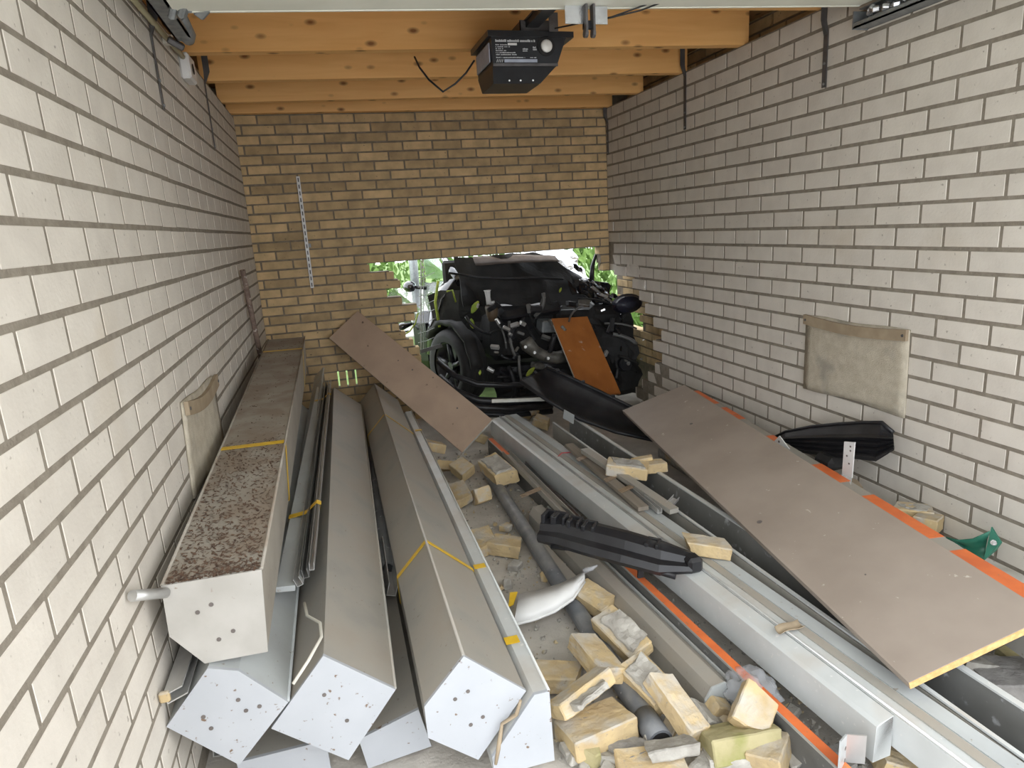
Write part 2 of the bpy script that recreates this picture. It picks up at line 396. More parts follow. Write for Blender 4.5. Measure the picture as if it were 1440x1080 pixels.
# ---- right wall, knocked in beside the far corner
def y_edge(z):
    for zz, e in ((1.19, 0), (1.12, 0.0), (1.05, -.22), (.97, -.40), (.88, -.62), (.80, -.80), (.71, -.86), (.36, -.84), (.27, -.76), (.18, -.66)):
        if z > zz: return e
    return -.56
specs = []; mort = MB(); PL = .2242
for j in range(-3, 24):
    zt = 2.0604 - PZ*j; zc = zt - PZ/2
    if zc < 0.02: continue
    off = -.11 if j % 2 else -.11 - PL/2
    e = y_edge(zc); first = None
    k = -1
    while True:
        b = off - k*PL - .006; a = b - PL + .012; k += 1
        b = min(b, -.006)
        if b - a < .03: continue
        if a < FRONT: a = FRONT
        if b - a < .03: break
        yc = (a+b)/2
        if e < 0 and yc > e + .02: continue
        near = max(0, 1 - abs(yc - e)/.35) if (e < 0 or zc < 1.45) else 0
        if first is None: first = b
        tw = near * (.5 if zc < 1.3 else .12)
        specs.append(((HW + .05 + jit(.0012) + tw*jit(.03) - near*.004, yc + tw*jit(.012), zc + jit(.001) - tw*.010*(1 if zc > .9 else 0)), round(b-a, 3),
                      (jit(.003) + tw*jit(.05), jit(.004) + tw*jit(.04), tw*jit(.09))))
        if a <= FRONT: break
    mort.box((HW + .0018, FRONT, zt - PZ), (HW + .11, min(first - .02 if e < 0 else 0.0, 0.0), zt))
    if e >= 0: mort.box((HW + .0032, 0, zt - PZ), (HW + .11, .11, zt))
# two bricks still hanging on to the far corner
specs.append(((HW + .055, -.07, 1.095), .13, (0, 0, .05)))
specs.append(((HW + .055, -.30, 1.085), .19, (-.03, .05, -.10)))
specs.append(((HW + .050, -.50, 1.085), .20, (.02, .02, .03)))
wall_right = struct(mort.build('wall_right', M['mortar']))
place_bricks(wall_right, specs, 'Y', .0715, .10, M['white_brick'])

# ---- yellow outer leaf behind the right wall, seen through the hole and between the beams
specs = []; PB = .0665
for j in range(0, 40):
    zc = 2.585 - PB*j
    if zc < .30: break
    off = -.05 if j % 2 else -.16
    for k in range(-1, 22):
        yc = off - .22*k
        if (zc > 2.28 and yc > -2.9) or (zc < 1.30 and yc > -1.15):
            if .55 < zc < .68 and -.20 < yc < .2: continue          # daylight shows through here
            if .68 < zc < .74 and yc > -.05: continue
            specs.append(((HW + .24 + jit(.002), yc + jit(.004), zc), .208, (jit(.006), jit(.006), jit(.01))))
mort = MB()
mort.box((HW + .20, FRONT, 0), (HW + .28, -.20, 2.62)); mort.box((HW + .20, -.20, .70), (HW + .28, .3, 2.62)); mort.box((HW + .20, -.20, 0), (HW + .28, .3, .54))
wall_outer = struct(mort.build('wall_right_outer', M['yellow_mortar']))
place_bricks(wall_outer, specs, 'Y', .054, .10, M['yellow_brick'])

# ---- back wall with the hole the car made
def x_left(z):
    tab = [(1.247, 9), (1.185, -.559), (1.120, -.40), (1.053, -.34), (.987, -.44), (.92, -.33), (.854, -.215), (.788, -.27), (.72, -.40), (.655, -.356), (.588, -.30), (.522, -.256)]
    for zz, e in tab:
        if z > zz: return e
    return -.25
specs = []; mort = MB()
slots = [at(476, 530, Y=0).x, at(489, 536, Y=0).x, at(501, 531, Y=0).x]; zs = at(489, 534, Y=0).z
for j in range(-6, 35):
    zt = 2.252 - PB*j; zc = zt - PB/2
    if zc < .02: continue
    e = x_left(zc)
    runs = [(-HW, HW)] if e > 5 else [(-HW, e)]
    if 1.03 < zc < 1.247: runs.append((1.305 + jit(.02), HW))
    if abs(zc - zs) < .05:
        r0 = runs[0]; cuts = [r0[0]] + slots + [r0[1]]; nr = []
        for q in range(len(cuts)-1):
            nr.append((cuts[q] + (.007 if q else 0), cuts[q+1] - .007))
        runs = nr
    off = -1.3388 if j % 2 == 0 else -1.3388 + .11
    for (ra, rb) in runs:
        k = math.floor((ra - off)/.22)
        x = off + k*.22
        while x < rb:
            a, b = max(x + .006, ra), min(x + .214, rb)
            if b - a > .025:
                loose = (e < 5 and rb == e and b > rb - .02)
                specs.append((((a+b)/2 + jit(.001), .05 + jit(.0025) - (.006 if loose else 0), zc + jit(.0015)), round(b-a, 3),
                              (jit(.008), jit(.006) + (.02 if loose else 0), jit(.006))))
            x += .22
        m1 = rb - (.03 if rb == e else 0)
        if m1 - ra > .01: mort.box((ra - (.14 if ra == -HW else 0), .0045, zt - PB), (m1 + ((.25 if zc > 1.25 else .03) if rb == HW else 0), .10, zt))
wall_back = struct(mort.build('wall_back', M['yellow_mortar']))
place_bricks(wall_back, specs, 'X', .054, .10, M['yellow_brick'])

# ---- front wall over the door opening, behind the photographer's head
MB().box((-1.6, FRONT - .1, 2.16), (1.7, FRONT, 2.62)).build('wall_front_lintel', M['white_brick'])['kind'] = 'structure'

# ---- pine joists
def joist(yl, yr, lab, xl=-1.41, xr=1.405, zb=2.318, h=.172, t=.062):
    b = MB(); n = 1
    vs = []
    for z in (zb, zb + h):
        vs += [(xl, yl, z), (xr, yr, z), (xr, yr + t, z), (xl, yl + t, z)]
    b.add(vs, [(0,3,2,1),(4,5,6,7),(0,1,5,4),(1,2,6,5),(2,3,7,6),(3,0,4,7)])
    o = b.build('ceiling_joist', M['pine']); return tag(o, lab, 'joist', 'pine joists under the flat roof')
joist(-2.29, -2.46, 'orange pine joist nearest the cream garage door edge')
joist(-1.64, -1.84, 'orange pine joist right behind the black door opener')
joist(-1.06, -1.21, 'second pine joist behind the door opener')
joist(-.46, -.61, 'third pine joist behind the door opener')
joist(-.075, -.075, 'last pine joist lying against the yellow back wall', h=.17, t=.06)
# ------------------------------------------------------------------ ceiling and wall fittings
# tilted-up garage door
dl = at(245, 17, Y=-2.73); dr = at(1255, 8, Y=-2.73)
dr = dl + (dr - dl) * ((1.30 - dl.x)/(dr.x - dl.x)); th = .045
def door_slab(yf, yb, x0, x1, z0=0.0, z1=th):
    b = MB(); vs = []
    for dz in (z0, z1):
        for (x, y) in ((x0, yf), (x1, yf), (x1, yb), (x0, yb)):
            t = (x - dl.x)/(dr.x - dl.x); vs.append((x, y, dl.z + (dr.z - dl.z)*t + dz))
    return b.add(vs, [(0,3,2,1),(4,5,6,7),(0,1,5,4),(1,2,6,5),(2,3,7,6),(3,0,4,7)])
door = thing('garage_door', 'cream garage door swung up flat under the ceiling', 'garage door', (0, -2.73, dl.z))
door_slab(-5.02, -2.735, dl.x, dr.x).build('door_leaf', M['door_white'], door)
door_slab(-2.735, -2.725, dl.x, dr.x, -.002, th + .002).build('edge_trim', M['door_white'], door)
# crumpled bracket bits at both ends of the door edge
for sx, (bx, by) in (( -1, (268, 10)), (1, (1285, 8))):
    p = at(bx, by, Y=-2.74); b = MB()
    for k in range(5):
        q = p + Vector((jit(.05), jit(.02), jit(.012)))
        Mx = Matrix.Translation(q) @ Euler((jit(1), jit(1), jit(3))).to_matrix().to_4x4()
        b.cbox((-.028, -.018, -.010), (.028, .018, .010), .006, Mx)
    b.build('roller_bracket', M['galv'], door, props={'kind': 'stuff'})
pb = at(826, 22, Y=-2.76)
b = MB(); b.box((pb.x - .085, pb.y - .004, pb.z - .028), (pb.x - .012, pb.y, pb.z + .03)); b.build('mounting_plate', M['chrome'], door)
b = MB(); b.box((pb.x + .012, pb.y - .004, pb.z - .028), (pb.x + .075, pb.y, pb.z + .03)); b.build('mounting_plate', M['chrome'], door)
for sx in (-.014, .014):
    b = MB()
    b.box((pb.x + sx - .004, pb.y - .03, pb.z - .07), (pb.x + sx + .004, pb.y + .0, pb.z + .03))
    b.disc((pb.x + sx - .006, pb.y - .014, pb.z - .062), (1, 0, 0), .014, .012, 10)
    b.build('hinge_fork', M['strap'], door)

# door opener
OY = -2.16
tl, tr = at(690, 47, Y=OY), at(797, 49, Y=OY); bl, br = at(694, 92, Y=OY), at(783, 93, Y=OY)
ul, ur = at(671, 113, Y=OY), at(756, 115, Y=OY)
op = thing('door_opener', 'black garage door opener hanging under the pine joists', 'door opener', ((tl.x + tr.x)/2, OY, bl.z))
DEP = .30
def quadprism(pts, y0, y1, inset=0.0):
    c = sum((Vector(p) for p in pts), Vector())/len(pts)
    f = [Vector((p[0], y0, p[2])) for p in pts]; g = [Vector((c.x + (p[0]-c.x)*(1-inset), y1, c.z + (p[2]-c.z)*(1-inset))) for p in pts]
    return [f, g]
prof = [tl, tr, br, bl]
b = MB(); b.loft(quadprism(prof, OY, OY + DEP)); b.build('housing', M['opener'], op)
# sloping lower hood, narrower below
b = MB()
lowf = [Vector((bl.x - .002, OY + .004, bl.z + .004)), Vector((br.x + .002, OY + .004, br.z + .004)), Vector((br.x - .06, OY + .06, bl.z - .062)), Vector((bl.x + .01, OY + .06, bl.z - .062))]
lowb = [Vector((p.x, OY + DEP - (0 if i < 2 else .02), p.z)) for i, p in enumerate(lowf)]
b.loft([lowf, lowb]); hood = b.build('lower_hood', M['opener'], op)
for u in (.28, .46, .66):
    b = MB(); b.disc((bl.x + (br.x-bl.x)*u, OY + .052, bl.z - .05), (0, -1, -.3), .004, .006, 8); b.build('screw', M['alu'], hood)
# top flange wider than the housing
b = MB(); b.loft([[Vector((tl.x - .015, OY - .006, tl.z - .012)), Vector((tr.x + .03, OY - .006, tr.z - .012)), Vector((tr.x + .03, OY - .006, tr.z + .012)), Vector((tl.x - .015, OY - .006, tl.z + .012))],
                  [Vector((tl.x - .02, OY + DEP + .02, tl.z - .012)), Vector((tr.x + .03, OY + DEP + .02, tr.z - .012)), Vector((tr.x + .03, OY + DEP + .02, tr.z + .012)), Vector((tl.x - .02, OY + DEP + .02, tl.z + .012))]])
b.build('top_flange', M['opener'], op)
b = MB(); b.box((bl.x - .003, OY - .008, bl.z - .004), (br.x + .003, OY, bl.z + .007)); b.build('front_lip', M['strap'], op)
b = MB(); b.box((tl.x - .006, OY + .03, bl.z + .02), (tl.x - .001, OY + DEP - .02, tl.z - .03)); b.build('side_label', M['print_bar'], op, props={'label': 'pale striped label on the side'})
lc = at(768, 65, Y=OY - .002)
b = MB(); b.tube([lc + Vector((0, -.004, 0)), lc + Vector((0, .012, 0))], [.040, .040], 20, 0, True, False); b.build('lamp_recess', M['black_matt'], op)
b = MB(); rings = []
for k in range(5):
    a = k/4*pi/2; rings.append([lc + Vector((.027*cos(a)*cos(t*2*pi/20), -.006 - .014*sin(a), .027*cos(a)*sin(t*2*pi/20))) for t in range(20)])
b.loft(rings, True, True, True); b.build('lamp_lens', M['lamp_white'], op, props={'label': 'round white frosted lamp lens'})
# printed plate: lettering too small to read, one light bar below
W0 = br.x - bl.x
b = MB(); rr = random.Random(11)
def row(z, x0, x1, h, gap=.0012, w=(.0018, .0045)):
    x = x0
    while x < x1:
        ww = rr.uniform(*w); hh = h * rr.choice((.75, .75, 1))
        b.box((x, OY - .0016, z), (min(x + ww, x1), OY - .0004, z + hh)); x += ww + gap
        if rr.random() < .14: x += .004
Hh = tl.z - bl.z; xz = tl.x + .018
row(bl.z + Hh*.74, xz, xz + W0*.62, .0095, .0009, (.003, .006))
for i, fr in enumerate((.18, .22, .12, .16, .30, .32)):
    row(bl.z + Hh*(.635 - .062*i), xz, xz + W0*fr, .0042)
row(bl.z + Hh*.50, xz + W0*.42, xz + W0*.50, .006); row(bl.z + Hh*.44, xz + W0*.42, xz + W0*.49, .006)
row(bl.z + Hh*.55, xz + W0*.58, xz + W0*.64, .006); row(bl.z + Hh*.48, xz + W0*.58, xz + W0*.64, .006)
row(bl.z + Hh*.235, xz, xz + W0*.46, .004); row(bl.z + Hh*.235, xz + W0*.53, xz + W0*.63, .004)
for k in range(4):
    b.add([(xz + .008*k, OY - .001, bl.z + Hh*.10), (xz + .008*k + .003, OY - .001, bl.z + Hh*.10), (xz + .008*k + .007, OY - .001, bl.z + Hh*.19), (xz + .008*k + .004, OY - .001, bl.z + Hh*.19)], [(0,1,2,3)])
b.build('printed_lettering', M['print'], op, props={'label': 'rows of small white print', 'kind': 'stuff'})
b = MB(); b.box((xz + .036, OY - .0016, bl.z + Hh*.095), (xz + W0*.64, OY - .0004, bl.z + Hh*.195)); b.build('printed_bar', M['print_bar'], op)
b = MB(); b.box((xz + W0*.19, OY - .002, bl.z + Hh*.635), (xz + W0*.33, OY - .0004, bl.z + Hh*.705)); b.build('sticker', M['white_plastic'], op)
# rail running back towards the door opening, with bracket
rx = (tl.x + tr.x)/2 + .02
b = MB(); b.box((rx - .028, -4.5, tl.z + .03), (rx + .028, OY + .08, tl.z + .062)); b.box((rx - .034, -4.5, tl.z + .055), (rx + .034, OY + .08, tl.z + .062)); b.build('drive_rail', M['opener'], op)
b = MB(); b.box((rx - .055, OY + .02, tl.z + .005), (rx + .10, OY + .025, tl.z + .06)); b.box((rx - .055, OY + .02, tl.z + .005), (rx - .05, OY + .16, tl.z + .055)); b.box((rx + .06, OY - .04, tl.z - .0), (rx + .10, OY - .034, tl.z + .075)); b.build('rail_bracket', M['strap'], op)
a0 = Vector((rx + .06, -2.52, dl.z + .045)); b = MB()
b.box((rx + .03, -2.77, pb.z - .045), (pb.x - .018, -2.755, pb.z - .018)); b.build('pull_arm', M['black'], op)
b = MB()
pts = [at(583, 80, Y=-1.90), at(590, 95, Y=-1.95), at(603, 112, Y=-2.0), at(623, 129, Y=-2.05), at(640, 118, Y=-2.05), at(655, 103, Y=-2.05), at(667, 85, Y=-2.04)]
b.tube(pts, .0045, 6); b.build('power_cord', M['black'], op, props={'label': 'black cord looping up to the joist'})
# two pull cords running over the door edge
b = MB()
b.tube([at(780, 40, Y=-2.6), at(860, 24, Y=-2.74), at(905, 8, Y=-2.76), at(935, -6, Y=-2.78)], .003, 5)
tag(b.build('pull_cord', M['black']), 'thin dark cord running from the opener over the cream door edge', 'cord')
b = MB(); b.tube([at(845, 28, Y=-2.75), at(900, 15, Y=-2.76), at(950, -4, Y=-2.78)], .003, 5)
tag(b.build('pull_cord', M['black']), 'shorter dark cord right of the hinge plates on the door edge', 'cord')

# door tracks
def track(name, lab, side, y0, y1, zt, kind):
    s = side; t = thing(name, lab, 'door track', (s*(HW - .05), y1, zt - .06)); x1 = s*HW; x0 = s*(HW - .075)
    b = MB(); b.box((min(x0, x1), y0, zt - .075), (max(x0, x1), y1, zt - .068)); b.box((min(s*(HW-.004), x1), y0, zt - .075), (max(s*(HW-.004), x1), y1, zt))
    b.box((min(x0, s*(HW-.07)), y0, zt - .075), (max(x0, s*(HW-.07)), y1, zt - .055)); b.box((min(s*(HW-.05), x1), y0, zt - .004), (max(s*(HW-.05), x1), y1, zt))
    b.build('channel', M['galv'], t)
    b = MB(); b.box((min(x0, x1), y1, zt - .078), (max(x0, x1), y1 + .006, zt - .01)); b.build('end_stop', M['galv'], t)
    return t
rt = track('door_track', 'dark steel door track on the right white wall', 1, FRONT, -2.70, 2.235, 0)
b = MB(); b.disc((HW - .055, -2.98, 2.205), (1, 0, 0), .022, .02, 12); b.build('roller', M['strap'], rt)
b = MB()
for k in range(8):
    q = Vector((HW - .06 + jit(.02), -2.92 + .02*k, 2.20 + jit(.01)))
    b.cbox((-.014, -.014, -.010), (.014, .014, .010), .004, Matrix.Translation(q) @ Euler((jit(1), jit(1), jit(1))).to_matrix().to_4x4())
b.build('foil_wad', M['chrome'], rt, props={'label': 'crumpled silver foil tucked in the channel', 'kind': 'stuff'})
p0, p1 = at(262, 50, X=-HW + .105), at(222, -10, X=-HW + .105)
lt = thing('door_track', 'dark steel door track at the top of the left wall', 'door track', p0)
b = MB(); ax = (p1 - p0); ax = Vector((0, ax.y, 0)).normalized()
b.box((-HW + .07, FRONT, p0.z - .02), (-HW + .125, p0.y, p0.z - .014)); b.box((-HW + .07, FRONT, p0.z - .02), (-HW + .076, p0.y, p0.z + .045)); b.box((-HW + .119, FRONT, p0.z - .02), (-HW + .125, p0.y, p0.z - .002))
b.build('channel', M['galv'], lt)
b = MB(); b.tube([(-HW + .108, p0.y - .16, p0.z + .03), (-HW + .108, p0.y - .01, p0.z + .0), (-HW + .108, p0.y + .02, p0.z - .01)], [.030, .032, .022], 12); b.build('end_roller', M['galv'], lt)
b = MB()
b.cbox((-.03, -.02, -.012), (.03, .02, .012), .005, Matrix.Translation(Vector((-HW + .06, p0.y + .03, p0.z - .02))) @ Euler((.4, .5, .3)).to_matrix().to_4x4())
b.build('hinge_bracket', M['strap'], lt)

# conduit and socket on the left wall
c0, c1 = at(264, 88, X=-HW + .02), at(185, -4, X=-HW + .02)
cd = thing('conduit_pipe', 'yellowed conduit pipe along the top of the left wall', 'conduit', c0)
b = MB(); b.tube([c0, c0 + (c1 - c0)*.5, c1 + (c1 - c0)*.6], .0105, 8); b.build('pipe', M['conduit'], cd)
for u in (.08, .42):
    q = c0 + (c1 - c0)*u; b = MB(); b.box((-HW, q.y - .012, q.z - .016), (-HW + .036, q.y + .012, q.z + .018)); b.build('pipe_clip', M['cream_plastic'], cd)
s0 = at(267, 96, X=-HW + .03)
sk = thing('wall_socket', 'white surface socket below the conduit on the left wall', 'socket', s0)
b = MB(); b.cbox((-HW, s0.y - .075, s0.z - .055), (-HW + .042, s0.y + .075, s0.z + .05), .008); b.build('box', M['white_plastic'], sk)
b = MB(); b.disc((-HW + .043, s0.y - .005, s0.z - .005), (1, 0, 0), .022, .002, 16); b.build('outlet', M['black_matt'], sk)

# steel hanger straps screwed to the walls under the joists
def hanger(side, px_top, px_bot, lab, w=.026, twist=True):
    X = side*(HW - .003); a = at(*px_top, X=X); c = at(*px_bot, X=X); yc = (a.y + c.y)/2
    t = thing('hanger_strap', lab, 'strap', (X, yc, c.z), 'steel straps under the joists')
    b = MB(); x0, x1 = sorted((X, X - side*.004)); zt = max(a.z, 2.33)
    b.box((x0, yc - w/2, c.z), (x1, yc + w/2, zt - .13))
    b.loft([[Vector((X, yc - w/2, zt - .13)), Vector((X, yc + w/2, zt - .13)), Vector((X - side*.004, yc + w/2, zt - .13)), Vector((X - side*.004, yc - w/2, zt - .13))],
            [Vector((X - side*.004, yc - .004, zt - .07)), Vector((X - side*.004 - side*.0, yc + .0, zt - .07)), Vector((X - side*.034, yc, zt - .07)), Vector((X - side*.034, yc - .004, zt - .07))],
            [Vector((X - side*.004, yc - .004, zt + .06)), Vector((X - side*.004, yc, zt + .06)), Vector((X - side*.034, yc, zt + .06)), Vector((X - side*.034, yc - .004, zt + .06))]])
    b.build('strip', M['strap'], t)
    for z in (c.z + .015, c.z + .10):
        b = MB(); b.disc((X - side*.004, yc, z), (-side, 0, 0), .006, .003, 8); b.build('screw_head', M['galv'], t)
hanger(1, (1160, 12), (1163, 122), 'dark steel strap on the right wall below the cream door corner')
hanger(1, (962, 75), (965, 182), 'steel strap on the right wall under the second joist')
hanger(1, (856, 150), (853, 218), 'steel strap in the far right corner under the last joist')
hanger(-1, (210, 20), (227, 152), 'steel strap on the left wall nearest the door track', .018)
hanger(-1, (285, 85), (299, 207), 'steel strap on the left wall beyond the socket', .018)
hanger(-1, (331, 152), (338, 222), 'steel strap in the far left corner under the last joist', .018)

# carpet pads on both walls
def carpet(side, corners, lab, cat='carpet'):
    X = side*HW; p = [at(x, y, X=X - side*.012) for x, y in corners]   # far top, near top, near bottom, far bottom
    t = thing('carpet_pad', lab, cat, (X, (p[0].y + p[1].y)/2, min(q.z for q in p)), 'carpet pads that save car doors')
    b = MB(); rows = []
    R_, C_ = 10, 14
    for i in range(R_+1):
        v = i/R_; r = []
        for j in range(C_+1):
            u = j/C_; q = (p[0]*(1-u) + p[1]*u)*(1-v) + (p[3]*(1-u) + p[2]*u)*v
            edge = .010 * sin(pi*u) * (1 if v > .9 else 0)
            r.append(Vector((X - side*(.006 + .006*sin(pi*u*1.3 + v) * v + .004*v), q.y, q.z + edge + .004*sin(9*u + 3*v))))
        rows.append(r)
    b.sheet(rows, .008); b.build('pile', M['carpet'], t)
    b = MB(); top = []
    for j in range(9):
        u = j/8; q = p[0]*(1-u) + p[1]*u; top.append(Vector((X - side*.012, q.y, q.z - .018*sin(pi*u)*(1 if side > 0 else 1.6))))
    rr_ = []
    for q in top:
        rr_.append([q + Vector((0, 0, .004)), q + Vector((-side*.014, 0, .004)), q + Vector((-side*.014, 0, -.042)), q + Vector((0, 0, -.042))])
    b.loft(rr_); bt = b.build('batten', M['batten'], t)
    for q in (top[0]*.9 + top[2]*.1, top[-1]*.9 + top[-3]*.1):
        b = MB(); b.disc(q + Vector((-side*.014, 0, -.02)), (-side, 0, 0), .006, .003, 8); b.build('screw_head', M['strap'], bt)
carpet(1, [(1133, 443), (1278, 465), (1270, 588), (1131, 546)], 'beige carpet pad hung from a batten on the right wall')
carpet(-1, [(301, 528), (258, 567), (276, 700), (316, 640)], 'beige carpet pad on the left wall behind the top casing')

# slotted shelf rail on the back wall
ra, rb = at(421, 248, Y=-.012), at(437, 405, Y=-.012); xr = (ra.x + rb.x)/2
b = MB(); t = thing('shelf_rail', 'white slotted shelf rail screwed to the yellow back wall', 'rail', (xr, -.01, rb.z))
b.box((xr - .012, -.016, rb.z), (xr - .004, -.003, ra.z)); b.box((xr + .004, -.016, rb.z), (xr + .012, -.003, ra.z)); n = 17
for k in range(n + 1):
    z = rb.z + (ra.z - rb.z)*k/n; b.box((xr - .004, -.016, z - .009 if k else z), (xr + .004, -.004, z + .009 if k < n else z))
b.build('slotted_strip', M['white_plastic'], t)
b = MB(); b.box((xr - .005, -.004, rb.z + .01), (xr + .005, -.002, ra.z - .01)); b.build('slot_backing', M['strap'], t)
b = MB(); b.cbox((xr + .012, -.02, ra.z - .50), (xr + .03, -.003, ra.z - .47), .003); b.build('wall_plug', M['galv'], t)

# broom stick leaning in the far left corner
sa, sb = at(341, 380, X=-1.352), at(367, 505, X=-1.345)
b = MB(); b.tube([sa, sb + (sb - sa)*.35], .0155, 8); tag(b.build('broom_stick', M['rod']), 'stained brown stick leaning on the left wall in the corner', 'stick')
# ------------------------------------------------------------------ long casings on the left
def poly_at(pts, Y): return [at(x, y, Y=Y) for x, y in pts]
def lerp_poly(P, off, s): return [p + off*s for p in P]
def inset(P, k):
    c = sum(P, Vector())/len(P); return [c + (p - c)*k for p in P]

def casing(lab, P, off, shell, cap, straps=(), holes=(), seams=(), capk=1.012, group='long roller shutter casings'):
    """P: outline of the near end, off: vector to the far end"""
    c = sum(P, Vector())/len(P)
    t = thing('shutter_casing', lab, 'casing', (c.x, c.y, min(p.z for p in P)), group)
    ax = off.normalized()
    b = MB(); b.loft([P, lerp_poly(P, off, .5), lerp_poly(P, off, 1)]); sh = b.build('casing_shell', shell, t)
    if cap:
        Q = inset(P, capk); b = MB(); b.loft([[q - ax*.006 for q in Q], [q + ax*.004 for q in Q]]); cp = b.build('end_cap', cap, t)
        for (x, y) in holes:
            d = ray(x, y); pl = Q[0] - ax*.006; n = (Q[1] - Q[0]).cross(Q[2] - Q[0]).normalized()
            if n.y < 0: n = -n
            tt = (pl - CAM).dot(n)/d.dot(n); h = CAM + d*tt
            b = MB(); b.disc(h - n*.0015, n, .0055, .001, 10); b.build('screw_hole', M['screw'], cp)
    for i in seams:       # folded lip along one edge
        p = P[i]; dirn = (p - c).normalized()
        b = MB(); b.tube([p + dirn*.001, p + dirn*.001 + off], .0042, 6); b.build('folded_lip', shell, sh)
    for (s, w) in straps:
        R0 = inset(lerp_poly(P, off, s), 1.018); R1 = [q + ax*w for q in R0]; b = MB()
        O0 = inset(R0, 1.01); O1 = [q + ax*w for q in O0]
        b.loft([R0, O0, O1, R1], True, False); b.build('yellow_tape', M['tape'], t)
    return t

PA = [Vector((x, -3.587, z)) for x, z in ((-1.33,.696),(-1.11,.693),(-1.126,.473),(-1.27,.476),(-1.334,.565))]
tA = casing('litter-strewn grey casing lying on top against the left wall', PA, Vector((.040, 2.80, .166)), M['casing_dirty'], M['cap_dirty'],
       [(.31, .030), (.87, .024)], [(297, 850), (278, 861), (328, 887), (308, 899)], (1, 0))
b = MB(); rl = random.Random(77); offA = Vector((.040, 2.80, .166))
for k in range(2300):
    s = rl.random()**1.7*.34 if k < 2000 else rl.random(); u = rl.uniform(.03, .97)
    p = PA[0]*(1-u) + PA[1]*u + offA*s + Vector((0, 0, .0012)); q = rl.uniform(.0015, .0055); a = rl.uniform(0, 6.3)
    d1 = Vector((cos(a), sin(a), .06))*q*1.6; d2 = Vector((-sin(a), cos(a), .06))*q*.6
    b.add([p - d1, p + d2, p + d1 + Vector((0, 0, .002)), p - d2 + Vector((0, 0, .001))], [(0, 1, 2, 3)])
b.build('leaf_litter', M['litter'], tA, props={'kind': 'stuff', 'label': 'dry brown leaf litter on top'})
PB_ = [Vector((x, -3.605, z)) for x, z in ((-1.262,.470),(-1.196,.446),(-1.096,.330),(-1.232,.185),(-1.374,.338))]
casing('tilted casing with speckled white end directly below the top casing', PB_, Vector((.02, 2.7, .05)), M['casing_blue'], M['cap'],
       [], [(335, 984), (346, 999), (365, 993), (286, 1008), (297, 1024)], (2,))
PC = [Vector((x, -3.60, z)) for x, z in ((-.995,.434),(-.829,.291),(-.970,.114),(-1.143,.262))]
casing('tilted square casing with white end, middle of the left pile', PC, Vector((.063, 2.95, .045)), M['casing'], M['cap'],
       [], [(456, 977), (488, 1013)], (1,))
PD = [Vector((x, -3.685, z)) for x, z in ((-.651,.404),(-.495,.261),(-.637,.088),(-.761,.193),(-.762,.286))]
casing('tilted casing with battered white end and two yellow tapes, right of the pile', PD, Vector((0, 3.30, .010)), M['casing'], M['cap'],
       [(.20, .022), (.73, .02)], [(658, 972), (640, 983), (679, 1008), (662, 1019)], (0,))
PE = [Vector((x, -3.71, z)) for x, z in ((-.437,.262),(-.433,.045),(-.600,.045),(-.602,.105),(-.478,.262))]
casing('low casing with plain white end beside the loose bricks', PE, Vector((0, 3.0, .0)), M['casing_light'], M['cap'], [], [], (0,))
PE2 = [Vector((x, -3.52, z)) for x, z in ((-.940,.100),(-.770,.150),(-.745,.02),(-.925,.0))]
casing('bottom casing with white end between the two tilted casings', PE2, Vector((0, 2.9, .0)), M['casing'], M['cap'])
PE1 = [Vector((x, -3.50, z)) for x, z in ((-1.262,.104),(-1.030,.106),(-1.028,.0),(-1.255,.0))]
casing('lowest casing with white end under the speckled casing', PE1, Vector((0, 2.8, .0)), M['casing'], M['cap'])
# tape scraps on the low casing's rim
for k, (x, y, z) in enumerate(((726, 905, .264), (679, 799, .264), (591, 606, .264))):
    p = at(x, y, Z=z); b = MB(); w = (.036, .030, .03)[k]
    b.loft([[p + Vector((-.03, 0, .002)), p + Vector((-.03, w, .002)), p + Vector((-.03, w, .0035)), p + Vector((-.03, 0, .0035))],
            [p + Vector((.012, 0, .002)), p + Vector((.012, w, .002)), p + Vector((.012, w, .0035)), p + Vector((.012, 0, .0035))]])
    tag(b.build('tape_scrap', M['tape']), ('scrap of yellow tape on the low casing near its white end', 'scrap of yellow tape halfway along the low casing', 'scrap of yellow tape on the low casing under the brown board')[k], 'tape', 'tape scraps on the low casing')

def bar(B, F, poly, roll=0.0, b=None, mi=0, closed=True):
    """prism from far point B to near point F; poly in local (right, up)"""
    B, F = Vector(B), Vector(F); fr = frame(B - F).to_3x3() @ Matrix.Rotation(roll, 3, 'Y')
    b = b or MB()
    r0 = [F + fr @ Vector((x, 0, z)) for x, z in poly]; r1 = [B + fr @ Vector((x, 0, z)) for x, z in poly]
    b.loft([r0, r1], closed, closed, False, mi); return b
def rect(w, h, x=0, z=0): return [(x, z), (x + w, z), (x + w, z + h), (x, z + h)]
def uprof(w, h, t=.003):
    return [(-w/2, h), (-w/2, 0), (w/2, 0), (w/2, h), (w/2 - t, h), (w/2 - t, t), (-w/2 + t, t), (-w/2 + t, h)]

